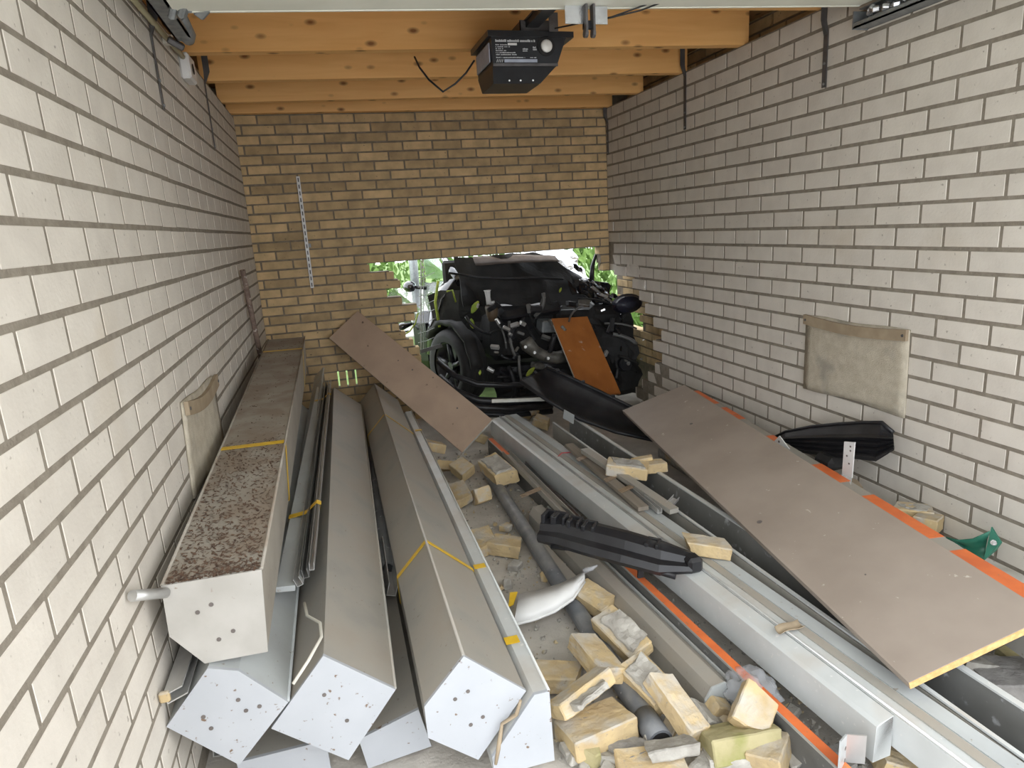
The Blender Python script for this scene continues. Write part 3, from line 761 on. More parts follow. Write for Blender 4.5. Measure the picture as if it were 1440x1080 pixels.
# profile bundle lying in the valley between the top casing and the square casing
F0, B0 = at(402, 832, Z=.428), at(452, 548, Z=.475)
t = thing('profile_bundle', 'taped bundle of aluminium guide profiles beside the top casing', 'profiles', F0)
bar(B0, F0, [(-.028, 0), (.026, 0), (.028, .006), (.028, .018), (-.028, .018)], .08).build('flat_profile', M['casing_blue'], t)
for k, (dx, dz, w, h, mt) in enumerate(((.044, .010, .020, .030, 'alu'), (.063, .022, .018, .030, 'alu_dark'), (.080, .034, .016, .026, 'alu'))):
    d = Vector((dx, .02*k, dz))
    bar(B0 + Vector((dx*.75, 0, dz)), F0 + d, uprof(w, h, .002), -.35 + .2*k).build('guide_rail', M[mt], t)
for s in (.19, .855):
    p = F0 + (B0 - F0)*s; ax = (B0 - F0).normalized(); k = 1.0 - .2*s
    R0 = [p + Vector(q)*k for q in ((-.032, 0, -.004), (-.032, 0, .022), (.032, 0, .030), (.078, 0, .068), (.094, 0, .058), (.080, 0, .022))]
    b = MB(); O = [q + Vector((0, 0, .0015)) for q in R0]
    b.loft([R0, O, [q + ax*.032 for q in O], [q + ax*.032 for q in R0]], True, False); b.build('yellow_tape', M['tape'], t)
F1, B1 = at(402, 800, Z=.36), at(447, 528, Z=.47)
tag(bar(B1, F1, rect(.095, .012, -.02, 0), -.75).build('flat_bar', M['casing_light']), 'long flat grey slat wedged between top casing and profile bundle', 'slat')
F2, B2 = at(545, 800, Z=.215), at(515, 580, Z=.20)
t = thing('steel_tube', 'dark round tube lying in the gap between the two tilted casings', 'tube', F2)
b = MB(); b.tube([F2, B2], .028, 14); b.build('tube_wall', M['alu_dark'], t)
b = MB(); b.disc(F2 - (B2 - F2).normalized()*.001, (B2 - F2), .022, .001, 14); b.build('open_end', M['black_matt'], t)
F3, B3 = at(550, 838, Z=.20), at(540, 770, Z=.205)
tag(bar(B3, F3, uprof(.035, .05, .003), .3).build('profile_offcut', M['alu']), 'short aluminium offcut jammed between the tilted casings', 'offcut')
# tube stub and wall-side rail
s1 = at(186, 838, X=-1.362); b = MB(); s0_ = Vector((-1.322, -3.60, .682))
tag(b.tube([s1, s0_], .0125, 12).build('tube_stub', M['alu']), 'grey tube stub sticking out beside the dirty casing end', 'tube')
F4 = at(232, 985, X=-1.362); B4 = Vector((-1.362, -1.4, .42))
t = thing('guide_rail', 'clear grey guide rail squeezed between left wall and casings', 'rail', F4)
bar(B4, F4, uprof(.026, .05, .003), 1.2).build('rail_channel', M['alu'], t)
b = MB(); b.cbox(F4 - Vector((.012, .004, .006)), F4 + Vector((.012, .010, .022)), .004); b.build('foam_plug', M['loose'], t)
F5 = at(318, 1062, Z=.03)
tag(bar(F5 + Vector((.0, .5, 0)), F5, uprof(.07, .022, .003), .1).build('profile_offcut', M['alu']), 'short aluminium profile on the floor below the speckled casing', 'offcut')
b = MB(); b.tube([at(428, 848, Z=.43), at(432, 866, Z=.425), at(450, 876, Z=.445), at(452, 896, Z=.445), at(433, 930, Z=.435), at(412, 962, Z=.40)], .0045, 6)
tag(b.build('cable', M['cream_plastic']), 'thin beige cable hanging from the profile bundle to the white end', 'cable')
b = MB(); b.tube([at(732, 985, Z=.27), at(726, 1005, Z=.22), at(706, 1018, Z=.19), at(702, 1045, Z=.14), at(697, 1075, Z=.09)], [.004, .006, .005, .007, .004], 5)
tag(b.build('dry_twig', M['batten']), 'dry brown twig hanging over the low white casing end', 'twig')

# ------------------------------------------------------------------ boards
def board(name, lab, P, th, top, edge, edges=(1,), spots=()):
    """P: four corners of the upper face; edges: sides that carry a bare edge strip"""
    P = [Vector(p) for p in P]; n = (P[1] - P[0]).cross(P[3] - P[0]).normalized()
    if n.z < 0: n = -n
    c = sum(P, Vector())/4
    t = thing(name, lab, 'board', (c.x, c.y, min(p.z for p in P)))
    b = MB(); b.loft([P, [p - n*th for p in P]]); b.build('board_core', top, t)
    for i in edges:
        a, d = P[i], P[(i+1) % 4]; m = (d - a).normalized(); o = (a + d)/2 - c; o = (o - m*o.dot(m)); o = (o - n*o.dot(n)).normalized()
        b = MB(); b.loft([[a - n*.0015, a - n*(th - .0005), a - n*(th - .0005) + o*.0015, a - n*.0015 + o*.0015], [d - n*.0015, d - n*(th - .0005), d - n*(th - .0005) + o*.0015, d - n*.0015 + o*.0015]])
        b.build('cut_edge', edge, t, props={'label': 'bare cut edge'})
    for (x, y, r) in spots:
        v = ray(x, y); q = CAM + v*((P[0] - CAM).dot(n)/v.dot(n))
        b = MB(); b.disc(q, n, r, .0012, 12); b.build('screw_hole', M['screw'], t)
    return t
board('shelf_board', 'brown shelf board leaning on the back wall over the casings',
      [(-.699,-.060,.914), (-.929,-.127,.741), (-.175,-1.117,.051), (.055,-1.05,.224)], .020, M['laminate'], M['white_edge'], (2,), [(580, 520, .006), (609, 531, .005), (643, 574, .006), (560, 507, .005)])
board('shelf_board', 'large dusty brown shelf board sloping across the right side',
      [(1.203,-1.528,.425), (.793,-1.493,.303), (.443,-3.998,.264), (.854,-4.034,.387)], .021, M['laminate_grey'], M['chip_edge'], (2,), [(1068, 734, .010), (1217, 808, .003), (972, 596, .009)])
T3 = [at(826, 445, Y=-.16), at(775, 448, Y=-.16)]; R3 = at(873, 553, Y=-.66)
board('cabinet_board', 'red-brown board leaning upright in front of the engine', [T3[0], T3[1], T3[1] + (R3 - T3[0]), R3], .018, M['mahogany'], M['white_edge'], (1,))

# ------------------------------------------------------------------ long profiles on the right
CB, CF = Vector((.064, -.965, .195)), Vector((.316, -4.033, .195))
t = thing('roof_casing', 'pale grey casing with dirty open end running through the middle', 'casing', CF)
bar(CB, CF, [(0, 0), (-.004, -.105), (.055, -.105), (.056, .014), (.012, .006)]).build('casing_shell', M['casing_light'], t)
bar(CF + (CB - CF).normalized()*.004, CF, [(.001, -.002), (-.003, -.103), (.054, -.103), (.055, .012)], 0).build('end_cap', M['stone'], t)
ax = (CB - CF).normalized()
t = thing('cover_profile', 'wide ribbed cover profile lying along the pale casing', 'profile', CF)
bar(CB, CF - ax*.30, [(.060, -.08), (.060, .014), (.190, .014), (.190, -.03), (.185, -.03), (.185, .008), (.066, .008), (.066, -.08)]).build('profile_sheet', M['casing_light'], t)
b = MB(); fr = frame(ax).to_3x3()
b.tube([CB + fr @ Vector((.066, 0, .017)), CF - ax*.30 + fr @ Vector((.066, 0, .017))], .0045, 6); b.build('bright_rib', M['alu'], t)
bar(CB, CF - ax*.30, rect(.030, .004, .10, .014)).build('raised_strip', M['casing'], t)
bar(CB, CF - ax*.30, rect(.05, .003, .136, .014)).build('raised_strip', M['casing_blue'], t)

UB, UF = Vector((.470, -1.25, .105)), Vector((.600, -4.42, .105))
t = thing('gutter_channel', 'dark slate U channel running under the dusty board', 'channel', UF)
bar(UB, UF, [(-.060, .105), (-.060, 0), (.060, 0), (.060, .135), (.056, .135), (.056, .004), (-.056, .004), (-.056, .105)]).build('channel_body', M['shaded'], t)  # whole body painted dark to carry the shade of its inside
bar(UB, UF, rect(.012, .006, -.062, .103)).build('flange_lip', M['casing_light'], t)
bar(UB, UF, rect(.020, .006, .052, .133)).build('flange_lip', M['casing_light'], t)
bar(UB, UF, rect(.003, .09, -.0635, .008)).build('unshaded_flange_face', M['casing'], t)  # thin sheet added to give the same metal its unshaded outer tone

OB, OF = Vector((.000, -1.12, .008)), Vector((.205, -4.20, .008))
t = thing('barrier_board', 'grey barrier plank with orange top edge on the floor', 'plank', OF)
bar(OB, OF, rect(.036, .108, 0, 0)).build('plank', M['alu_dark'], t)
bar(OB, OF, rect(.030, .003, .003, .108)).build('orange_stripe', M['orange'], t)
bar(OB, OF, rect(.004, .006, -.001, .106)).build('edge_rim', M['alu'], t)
OB2, OF2 = at(1035, 590, X=1.25), Vector((1.05, -4.3, .27))
OB2 = Vector((1.222, -1.50, .215)); OF2 = Vector((.880, -4.06, .190))
t = thing('barrier_board', 'orange and grey striped barrier plank beside the dusty board', 'plank', OF2)
bar(OB2, OF2, rect(.090, .155, 0, 0)).build('plank', M['casing'], t)
for a, c in ((.0, .12), (.155, .245), (.36, .40), (.52, .60), (.655, .795), (.83, .96)):
    p, q = OB2 + (OF2 - OB2)*c, OB2 + (OF2 - OB2)*a
    bar(q, p, rect(.092, .0015, -.001, .155)).build('orange_stripe', M['orange'], t)

# low casing with a grey end cap, left of the orange plank
B2_, F2_ = Vector((-.045, -2.20, .0)), Vector((.062, -3.66, .004))
t = thing('low_casing', 'low dusty casing with blue-grey end among the loose bricks', 'casing', F2_)
bar(B2_, F2_, [(-.005, .0), (.0, .055), (.022, .088), (.068, .092), (.098, .07), (.108, .0)]).build('casing_shell', M['casing'], t)
bar(B2_, F2_, rect(.006, .012, .100, .066)).build('folded_lip', M['casing_light'], t)
a2 = (B2_ - F2_).normalized()
ec = bar(F2_ + a2*.0, F2_ - a2*.006, [(-.008, -.001), (-.003, .056), (.021, .092), (.069, .096), (.101, .072), (.112, -.001)]).build('end_cap', M['casing_blue'], t)
for x in (.035, .075):
    p = F2_ - a2*.007 + frame(a2).to_3x3() @ Vector((x, 0, .035)); b = MB(); b.disc(p, -a2, .006, .004, 8); b.build('screw_head', M['chrome'], ec)
tag(bar(Vector((-.14, -2.25, .012)), Vector((-.035, -3.25, .012)), rect(.05, .028)).build('flat_profile', M['casing']), 'flat grey strip lying beside the plastic pipe', 'profile')
# grey pvc pipe in two lengths end to end
pa, pb_ = at(684, 660, Z=.040), at(928, 1042, Z=.040)
t = thing('plastic_pipe', 'dark grey plastic drain pipe running under the loose bricks', 'pipe', pb_)
b = MB(); b.tube([pa, pb_], .034, 18, 0, False); b.tube([pa, pb_], .031, 18, 0, False); b.build('pipe_wall', M['pvc'], t)
d = (pb_ - pa).normalized()
b = MB(); b.tube([pb_ - d*.10, pb_ + d*.004], .0375, 18); b.build('pipe_socket', M['pvc'], t)
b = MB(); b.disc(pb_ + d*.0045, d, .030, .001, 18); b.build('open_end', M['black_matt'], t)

# weathered slats and short profiles lying on the cover profile
def stick(name, lab, px0, px1, z0, z1, w, h, mt, cat, roll=0, u=False, group=None):
    B, F = at(*px0, Z=z0), at(*px1, Z=z1)
    return tag(bar(B, F, uprof(w, h, .003) if u else rect(w, h, -w/2, 0), roll).build(name, mt), lab, cat, group)
stick('wooden_slat', 'weathered wooden slat tied beside the middle casing, upper one', (800, 628), (905, 718), .232, .222, .05, .018, M['grey_wood'], 'slat')
stick('wooden_slat', 'weathered wooden slat lying below the orange brick pair', (822, 636), (948, 722), .26, .225, .045, .022, M['casing'], 'slat')
stick('square_profile', 'small open square profile with bright cut end', (890, 690), (928, 722), .225, .225, .022, .022, M['alu'], 'profile', 0, True)
stick('angle_offcut', 'short bright aluminium angle beside the square profile', (950, 702), (937, 716), .235, .225, .03, .02, M['alu'], 'offcut', .3, True)
stick('profile_offcut', 'aluminium profile lying at the left of the middle casing', (712, 640), (838, 770), .14, .12, .05, .028, M['casing'], 'profile', .1, True)
stick('profile_offcut', 'narrow dark profile next to the tied aluminium profile', (735, 655), (850, 775), .12, .11, .03, .03, M['alu_dark'], 'profile', .2, True)
for (x, y, z, lab) in ((825, 640, .258, 'brown packing tape tied round the slats near the trim'), (865, 668, .25, 'brown packing tape in the middle of the slats'), (886, 683, .25, 'brown packing tape at the end of the slats'), (748, 690, .165, 'brown packing tape on the left profile')):
    p = at(x, y, Z=z); b = MB()
    for k in range(3):
        q = p + Vector((0, -.014*k, 0)); b.loft([[q + Vector((-.07, -.03, -.004)), q + Vector((-.07, -.02, -.004)), q + Vector((-.07, -.02, -.002)), q + Vector((-.07, -.03, -.002))],
                [q + Vector((.05, .02, 0)), q + Vector((.05, .03, 0)), q + Vector((.05, .03, .002)), q + Vector((.05, .02, .002))]])
    o = b.build('packing_tape', M['brown_tape']); o['kind'] = 'stuff'; tag(o, lab, 'tape')
b = MB(); q = [at(764, 668, Z=.095), at(775, 652, Z=.18), at(790, 637, Z=.222), at(805, 636, Z=.218), at(812, 629, Z=.222)]
b.tube(q, .0035, 6); tag(b.build('red_string', M['red_string']), 'red string knotted around the middle casing', 'string')
stick('white_strip', 'white edge strip lying below the black bumper skin', (692, 566), (778, 563), .30, .30, .02, .022, M['white_edge'], 'strip')
stick('grey_plate', 'small grey plate standing below the black trim', (792, 588), (806, 596), .27, .25, .004, .06, M['casing_blue'], 'plate')
# ------------------------------------------------------------------ torn-off car plastics
def smooth_noise(p, s=1.0): 
    from mathutils import noise
    return noise.noise(Vector(p)*s)
# crash pad in the middle
st = [at(760, 742, Z=.285), at(790, 744, Z=.290), at(830, 754, Z=.285), at(880, 767, Z=.275), at(930, 781, Z=.258), at(974, 789, Z=.245)]
t = thing('bumper_insert', 'black ribbed bumper insert lying on the pale casing', 'car part', (st[2].x, st[2].y, .24))
rings = []
for k, p in enumerate(st):
    a = (st[min(k+1, 5)] - st[max(k-1, 0)]).normalized(); n = Vector((-a.y, a.x, 0)).normalized() * -1
    if n.y > 0: n = -n
    k1 = (.8, 1, 1.05, 1.05, 1.0, .6)[k]
    rings.append([p + n*(u*k1) + Vector((0, 0, w*k1)) for u, w in ((-.055, -.05), (.045, -.058), (.062, -.035), (.050, -.012), (.020, -.006), (.004, .022), (-.030, .034), (-.060, .028))])
MB().loft(rings).build('moulded_body', M['black'], t)
for k in range(5):
    u = .12 + .10*k if k < 4 else .78
    i = int(u*5); f = u*5 - i; p = st[i]*(1-f) + st[i+1]*f; a = (st[5] - st[0]).normalized()
    Mx = Matrix.Translation(p + Vector((0, .03, .045))) @ frame(a).inverted().transposed()
    b = MB(); b.cbox((-.032, -.030, -.03), (.028, -.014, .008 - .004*k), .003, Mx); b.cbox((-.032, .010, -.03), (.028, .022, .010 - .004*k), .003, Mx); b.cbox((-.034, -.030, -.03), (-.022, .022, .010 - .004*k), .003, Mx); b.build('rib', M['black'], t)
b = MB(); b.cbox((-.03, -.03, -.03), (.03, .03, .03), .012, Matrix.Translation(st[5] + Vector((0, .0, -.008)))); b.build('end_boss', M['black'], t)
b = MB(); q = [p + Vector((.02, -.07, -.052)) for p in st]; b.tube(q[:5], .012, 6); b.build('lower_rail', M['black'], t)
b = MB(); p = st[3] + Vector((.03, -.05, -.02)); b.loft([[p, p + Vector((.02, 0, 0)), p + Vector((.02, .01, 0)), p + Vector((0, .01, 0))], [p + Vector((-.01, -.01, -.09)), p + Vector((.012, -.01, -.09)), p + Vector((.012, 0, -.09)), p + Vector((-.01, 0, -.09))]]); b.build('torn_tab', M['black'], t)

# long curved bumper skin
U = [at(768, 516, Y=-1.00), at(800, 530, Y=-1.08), at(840, 549, Y=-1.20), at(885, 571, Y=-1.34), at(925, 590, Y=-1.46)]
Lw = [at(731, 536, Y=-1.18), at(770, 563, Y=-1.28), at(815, 589, Y=-1.42), at(865, 607, Y=-1.56), at(925, 620, Y=-1.72)]
t = thing('bumper_skin', 'long curved black bumper skin below the engine', 'car part', (U[2].x, U[2].y, Lw[-1].z))
rows = []
for j in range(9):
    v = j/8; r = []
    for k in range(5):
        p = U[k]*(1-v) + Lw[k]*v; dip = sin(pi*v)
        r.append(p + Vector((0, .07*dip, -.035*dip)))
    rows.append(r)
MB().sheet(rows, .006).build('skin', M['black'], t)
b = MB(); b.tube([p + Vector((0, -.004, .0)) for p in Lw], .013, 8); b.build('lower_lip', M['black'], t)
b = MB(); b.tube(U, .012, 8); b.build('upper_rim', M['black'], t)
for k in range(4):
    p = U[k]*.5 + U[k+1]*.5; b = MB(); b.cbox((-.012, -.008, -.004), (.012, .008, .022), .003, Matrix.Translation(p)); b.build('clip', M['black'], t)
# ribbed black wheel-arch piece by the right wall
up = [(1083, 618), (1105, 607), (1140, 600), (1180, 596), (1215, 594), (1240, 594), (1256, 608)]
lo = [(1086, 624), (1105, 632), (1140, 638), (1180, 643), (1205, 645), (1232, 648), (1257, 632)]
t = thing('arch_liner', 'ribbed black plastic car panel lying by the right wall', 'car part', (1.24, -2.7, .30))
rows = []
for j in range(13):
    v = j/12; r = []
    for k in range(7):
        x = up[k][0]*(1-v) + lo[k][0]*v; y = up[k][1]*(1-v) + lo[k][1]*v
        rib = (.014 if j % 2 else -.006) if v > .35 else 0
        r.append(at(x, y, X=1.285 - .10*v - rib + (.015 if k in (0, 6) else 0)))
    rows.append(r)
MB().sheet(rows, .006, 0, False).build('ribbed_sheet', M['black'], t)
b = MB(); b.tube([at(x, y, X=1.28) for x, y in up], .008, 6); b.build('rolled_edge', M['black'], t)
b = MB(); b.cbox((-.05, -.06, -.03), (.05, .06, .03), .02, Matrix.Translation(at(1168, 648, X=1.19))); b.build('foam_block', M['black_matt'], t)

# ------------------------------------------------------------------ small things on the right
def plate(pts, th, b=None):
    pts = [Vector(p) for p in pts]; n = (pts[1]-pts[0]).cross(pts[2]-pts[0]).normalized(); b = b or MB()
    return b.loft([pts, [p + n*th for p in pts]])
t = thing('perforated_bracket', 'white perforated bracket standing by the right wall', 'bracket', at(1191, 672, X=1.13))
plate([at(x, y, X=1.13) for x, y in ((1187, 621), (1202, 622), (1198, 672), (1184, 667))], .004).build('upright_plate', M['white_plastic'], t)
plate([at(1184, 667, X=1.13), at(1198, 672, X=1.13), at(1196, 686, X=1.06), at(1179, 680, X=1.06)], .004).build('foot_plate', M['casing_light'], t)
for x, y in ((1196, 628), (1196, 634), (1191, 641), (1194, 652)):
    b = MB(); b.disc(at(x, y, X=1.1285), (-1, 0, 0), .0045, .001, 8); b.build('hole', M['screw'], t)
t = thing('corner_bracket', 'white triangular bracket poking over the dusty board', 'bracket', at(1102, 632, X=1.13))
plate([at(x, y, X=1.13) for x, y in ((1087, 622), (1096, 613), (1118, 642), (1112, 650))], .004).build('triangle_plate', M['white_plastic'], t)
b = MB(); b.disc(at(1095.5, 621, X=1.1285), (-1, 0, 0), .006, .001, 8); b.build('hole', M['screw'], t)
# striped barrier plank is built above; flaking slat panel along the wall
t = thing('slat_panel', 'flaking white slatted panel on the floor along the right wall', 'slats', (1.22, -3.6, .05))
for k in range(5):
    x1 = 1.372 - .066*k; b = MB(); b.cbox((x1 - .054, -4.45, .132 - .004*k), (x1, -2.80 - .05*k, .156 - .004*k), .003); b.build('slat', M['slat'], t)
for y in (-3.0, -3.6, -4.2):
    b = MB(); b.box((1.05, y - .03, .0), (1.372, y + .03, .115)); b.build('cross_batten', M['black_matt'], t)
# green post bracket
t = thing('post_bracket', 'dark green enamelled bracket lying on the white slats', 'bracket', at(1380, 785, Z=.19))
gp = [at(1394, 741, Z=.31), at(1408, 763, Z=.27), at(1400, 774, Z=.235), at(1383, 788, Z=.20)]
plate([gp[0], gp[1], gp[2], gp[3]], .006).build('end_plate', M['green'], t)
rows = []
top = [at(1330, 756, Z=.235), at(1348, 760, Z=.235), at(1368, 758, Z=.255), at(1392, 747, Z=.30)]
bot = [at(1337, 758, Z=.225), at(1352, 768, Z=.20), at(1368, 780, Z=.19), at(1384, 788, Z=.20)]
for j in range(5):
    v = j/4; rows.append([top[k]*(1-v) + bot[k]*v + Vector((.02*sin(pi*v), .02*sin(pi*v), -.015*sin(pi*v))) for k in range(4)])
MB().sheet(rows, .005).build('saddle', M['green'], t)
b = MB(); b.disc(at(1397, 763, Z=.275), (gp[1]-gp[0]).cross(gp[3]-gp[0]), .010, .008, 10); b.build('bolt', M['chrome'], t)
# perforated steel angle at the bottom edge
t = thing('steel_angle', 'grey perforated steel angle in front of the barrier plank', 'bracket', at(1195, 1085, Z=.0))
p0 = at(1183, 1043, Y=-4.06); 
plate([p0, p0 + Vector((.045, .03, -.018)), p0 + Vector((.045, .03, -.10)), p0 + Vector((0, 0, -.10))], .004).build('upright_plate', M['casing_blue'], t)
plate([p0 + Vector((.045, .03, -.018)), p0 + Vector((.085, .01, -.018)), p0 + Vector((.085, .01, -.10)), p0 + Vector((.045, .03, -.10))], .004).build('side_plate', M['alu'], t)
for dz in (.03, .065):
    b = MB(); q = p0 + Vector((.017, .010, -dz)); b.disc(q + Vector((.002, -.004, 0)), (.5, -.8, 0), .005, .001, 8); b.build('hole', M['screw'], t)
# white curved strip with yellow tape
t = thing('plastic_strip', 'white curved plastic strip with torn clear end', 'strip', at(770, 850, Z=.05))
ue = [(730, 835), (757, 830), (785, 822), (808, 812), (822, 803)]; le = [(722, 879), (752, 871), (780, 860), (805, 843), (822, 818)]
zz = (.10, .10, .11, .125, .145); rows = []
for j in range(4):
    v = j/3; rows.append([at(ue[k][0]*(1-v) + le[k][0]*v, ue[k][1]*(1-v) + le[k][1]*v, Z=zz[k] - .03*v + .02*sin(pi*v)) for k in range(5)])
MB().sheet(rows, .004).build('strip_face', M['white_plastic'], t)
b = MB(); b.tube([r for r in rows[3]], .006, 6); b.build('rolled_lip', M['white_plastic'], t)
b = MB(); b.tube([rows[0][4], at(833, 799, Z=.165), at(840, 795, Z=.18)], [.012, .008, .003], 6); b.build('torn_end', M['film'], t)
plate([at(717, 833, Z=.10), at(728, 832, Z=.102), at(722, 850, Z=.09), at(715, 853, Z=.088)], .003).build('yellow_tape', M['tape'], t)
# clear plastic bag
b = MB(); bm = bmesh.new(); bmesh.ops.create_icosphere(bm, subdivisions=4, radius=1)
c = at(1057, 972, Z=.075)
for v in bm.verts:
    n = v.co.copy(); k = 1 + .30*smooth_noise(n, 2.2) + .16*smooth_noise(n, 5.5) + .08*smooth_noise(n, 11)
    v.co = Vector((n.x*.072*k, n.y*.085*k, n.z*.055*k))
b.add([v.co + c for v in bm.verts], [[v.index for v in f.verts] for f in bm.faces], 0, True); bm.free()
tag(b.build('plastic_bag', M['film']), 'crumpled clear plastic bag beside the orange edged plank', 'bag')
tag(MB().tube([at(1085, 1005, Z=.05), at(1090, 1012, Z=.02)], [.030, .034], 14).build('plastic_disc', M['casing_blue']), 'round pale blue disc under the loose brick by the bag', 'disc')

rows = []
c = at(1112, 888, Z=.216)
for i in range(5):
    rows.append([c + Vector((.045*(j/6 - .5)*2, .018*(i/4 - .5)*2 + .01*(j/6), .004 + .012*((i/4 - .5)*2)**2 + .004*sin(j))) for j in range(7)])
tag(MB().sheet(rows, .0015).build('dry_leaf', M['batten']), 'curled tan dry leaf lying on the wide cover profile', 'leaf')
# ------------------------------------------------------------------ loose bricks
def lump(dims, seed, cuts=0, rough=.002, sub=2):
    r = random.Random(seed); bm = bmesh.new(); bmesh.ops.create_cube(bm, size=1)
    for v in bm.verts: v.co = Vector((v.co.x*dims[0], v.co.y*dims[1], v.co.z*dims[2]))
    bmesh.ops.bevel(bm, geom=bm.edges[:], offset=.004, segments=1, affect='EDGES')
    for c in range(cuts):
        s = 1 if c % 2 == 0 else -1
        n = Vector((s, r.uniform(-.5, .5), r.uniform(-.45, .45))).normalized()
        p = Vector((s*dims[0]*r.uniform(.34, .47), 0, 0))
        g = bm.verts[:] + bm.edges[:] + bm.faces[:]
        res = bmesh.ops.bisect_plane(bm, geom=g, plane_co=p, plane_no=n, clear_outer=True)
        ed = [e for e in res['geom_cut'] if isinstance(e, bmesh.types.BMEdge)]
        if ed: bmesh.ops.contextual_create(bm, geom=ed)
    bmesh.ops.triangulate(bm, faces=bm.faces[:])
    for it in range(3 if sub > 1 else 1):
        ee = [e for e in bm.edges if e.calc_length() > .016]
        if not ee: break
        bmesh.ops.subdivide_edges(bm, edges=ee, cuts=1, use_grid_fill=True); bmesh.ops.triangulate(bm, faces=[f for f in bm.faces if len(f.verts) > 3])
    for v in bm.verts:
        q = v.co*40 + Vector((seed*3.1, 0, 0)); v.co += Vector((smooth_noise(q), smooth_noise(q + Vector((9, 0, 0))), smooth_noise(q + Vector((0, 9, 0)))))*rough + v.co.normalized()*smooth_noise(v.co*130 + Vector((seed, 0, 0)))*rough*.5
    bm.verts.index_update()
    vs = [v.co.copy() for v in bm.verts]; fs = [[v.index for v in f.verts] for f in bm.faces]; bm.free()
    return vs, fs
_n = [100]
def loose(px, z, rot, dims, lab, mt='loose', cuts=0, name='loose_brick', cat='brick', group='loose yellow bricks', rough=.0025, crust=None):
    _n[0] += 1; c = at(px[0], px[1], Z=z); Mx = Euler([radians(a) for a in rot]).to_matrix().to_4x4()
    vs, fs = lump(dims, _n[0], cuts, rough); b = MB(); b.add(vs, fs, 0, False, Matrix.Translation(c) @ Mx)
    lowz = min(v.z for v in b.v)
    if lowz < .001:
        for v in b.v: v.z += .001 - lowz
    if crust is None:
        return tag(b.build(name, M[mt]), lab, cat, group)
    t = thing(name, lab, cat, c, group); b.build('brick_body', M[mt], t)
    vs, fs = lump((dims[0]*.85, dims[1]*.8, .02), _n[0] + 500, 2, .007); b2 = MB()
    dz = max(0, .001 - lowz)
    b2.add(vs, fs, 0, False, Matrix.Translation(c + Vector((0, 0, dz))) @ Mx @ Matrix.Translation(Vector(crust)))
    b2.build('mortar_crust', M['chunk'], t); return t
FB = (.205, .098, .056)
loose((838, 925), .105, (18, 0, 96), FB, 'tall yellow brick leaning upright beside the pipe', cuts=0)
loose((787, 952), .045, (0, 6, -14), (.18, .098, .058), 'yellow brick behind the leaning one, next to the white casing end', cuts=1)
loose((818, 974), .125, (-28, -6, 22), (.205, .075, .05), 'yellow brick tilted across the big front brick', crust=(-.01, -.045, 0))
loose((838, 1024), .050, (-8, 0, 10), (.205, .13, .062), 'big flat yellow brick with mortar crumbs in front')
loose((836, 843), .070, (8, 6, -66), (.17, .098, .056), 'yellow brick under the white plastic strip', cuts=1)
loose((874, 893), .105, (16, 10, -74), FB, 'yellow brick with grey mortar crust above the pipe', crust=(.01, .01, .03))
loose((914, 962), .085, (14, 10, -74), (.19, .098, .056), 'mortar-crusted brick leaning on the low casing', cuts=1, crust=(0, 0, .03))
loose((950, 990), .105, (12, -22, 102), (.20, .075, .056), 'narrow broken brick standing at the pipe end', cuts=1)
loose((1060, 998), .115, (30, -26, 34), (.125, .10, .052), 'bright split brick half lying on the clear bag', cuts=2)
loose((1040, 1044), .050, (-22, 0, -6), (.20, .11, .07), 'mossy olive brick in front of the clear bag', 'moss', 1)
loose((1082, 1062), .040, (-10, 0, 40), (.12, .09, .07), 'speckled brick end at the front by the plank', cuts=1)
loose((920, 1078), .035, (0, 0, -12), (.20, .10, .05), 'yellow brick half hidden at the bottom under grey rubble', cuts=1)
loose((830, 1062), .03, (10, 10, 20), (.07, .06, .05), 'small mossy brick end below the big flat brick', 'moss', 2)
loose((1255, 1074), .03, (0, 12, -30), (.12, .08, .05), 'yellow brick corner below the pale casing end', cuts=2)
loose((714, 768), .040, (0, 0, -40), (.17, .10, .062), 'yellow brick with green side lying alone on the dust', cuts=1)
loose((681, 762), .040, (6, 8, -88), (.16, .098, .056), 'yellow brick half under the low casing rim', cuts=1)
loose((712, 742), .02, (0, 0, 30), (.06, .05, .03), 'small brick bit behind the lone green-sided brick', cuts=2)
loose((652, 661), .085, (16, 10, -70), (.16, .10, .07), 'yellow brick just below the leaning brown board', cuts=1)
loose((648, 695), .060, (10, 8, -86), (.19, .098, .056), 'yellow brick leaning against the low casing rim', cuts=1)
loose((677, 697), .050, (-30, 0, 20), (.10, .07, .08), 'moss-sided brick half under the board corner', 'loose', 2)
loose((701, 662), .120, (14, 8, -76), (.26, .12, .075), 'two bricks still joined by a slab of mortar', cuts=1, crust=(.0, .0, .04))
loose((612, 628), .17, (0, 20, 10), (.14, .09, .056), 'yellow brick in shadow under the brown board', cuts=1)
loose((628, 655), .06, (0, 30, 60), (.12, .09, .056), 'broken brick tucked beside the low casing under the board', cuts=2)
loose((672, 613), .10, (20, 30, 30), (.12, .08, .06), 'brick end showing behind the white board edge', cuts=1)
loose((882, 659), .275, (4, 6, -30), (.20, .10, .062), 'pale mortared brick lying on the slats', crust=(.0, .0, .026))
loose((918, 656), .262, (0, 0, -6), (.15, .07, .05), 'orange brick behind the pale mortared brick', cuts=1)
loose((905, 647), .285, (0, 0, 4), (.12, .05, .03), 'thin brick slip touching the dusty board', cuts=1)
loose((992, 768), .245, (0, 4, -34), (.19, .085, .05), 'yellow brick resting on the wide cover profile', cuts=2)
loose((763, 594), .055, (10, 20, -30), (.13, .10, .06), 'yellow brick in the dark gap below the bumper skin', cuts=1)
loose((738, 580), .05, (0, 14, -40), (.15, .09, .056), 'brick in shadow at the end of the pale casing', cuts=1)
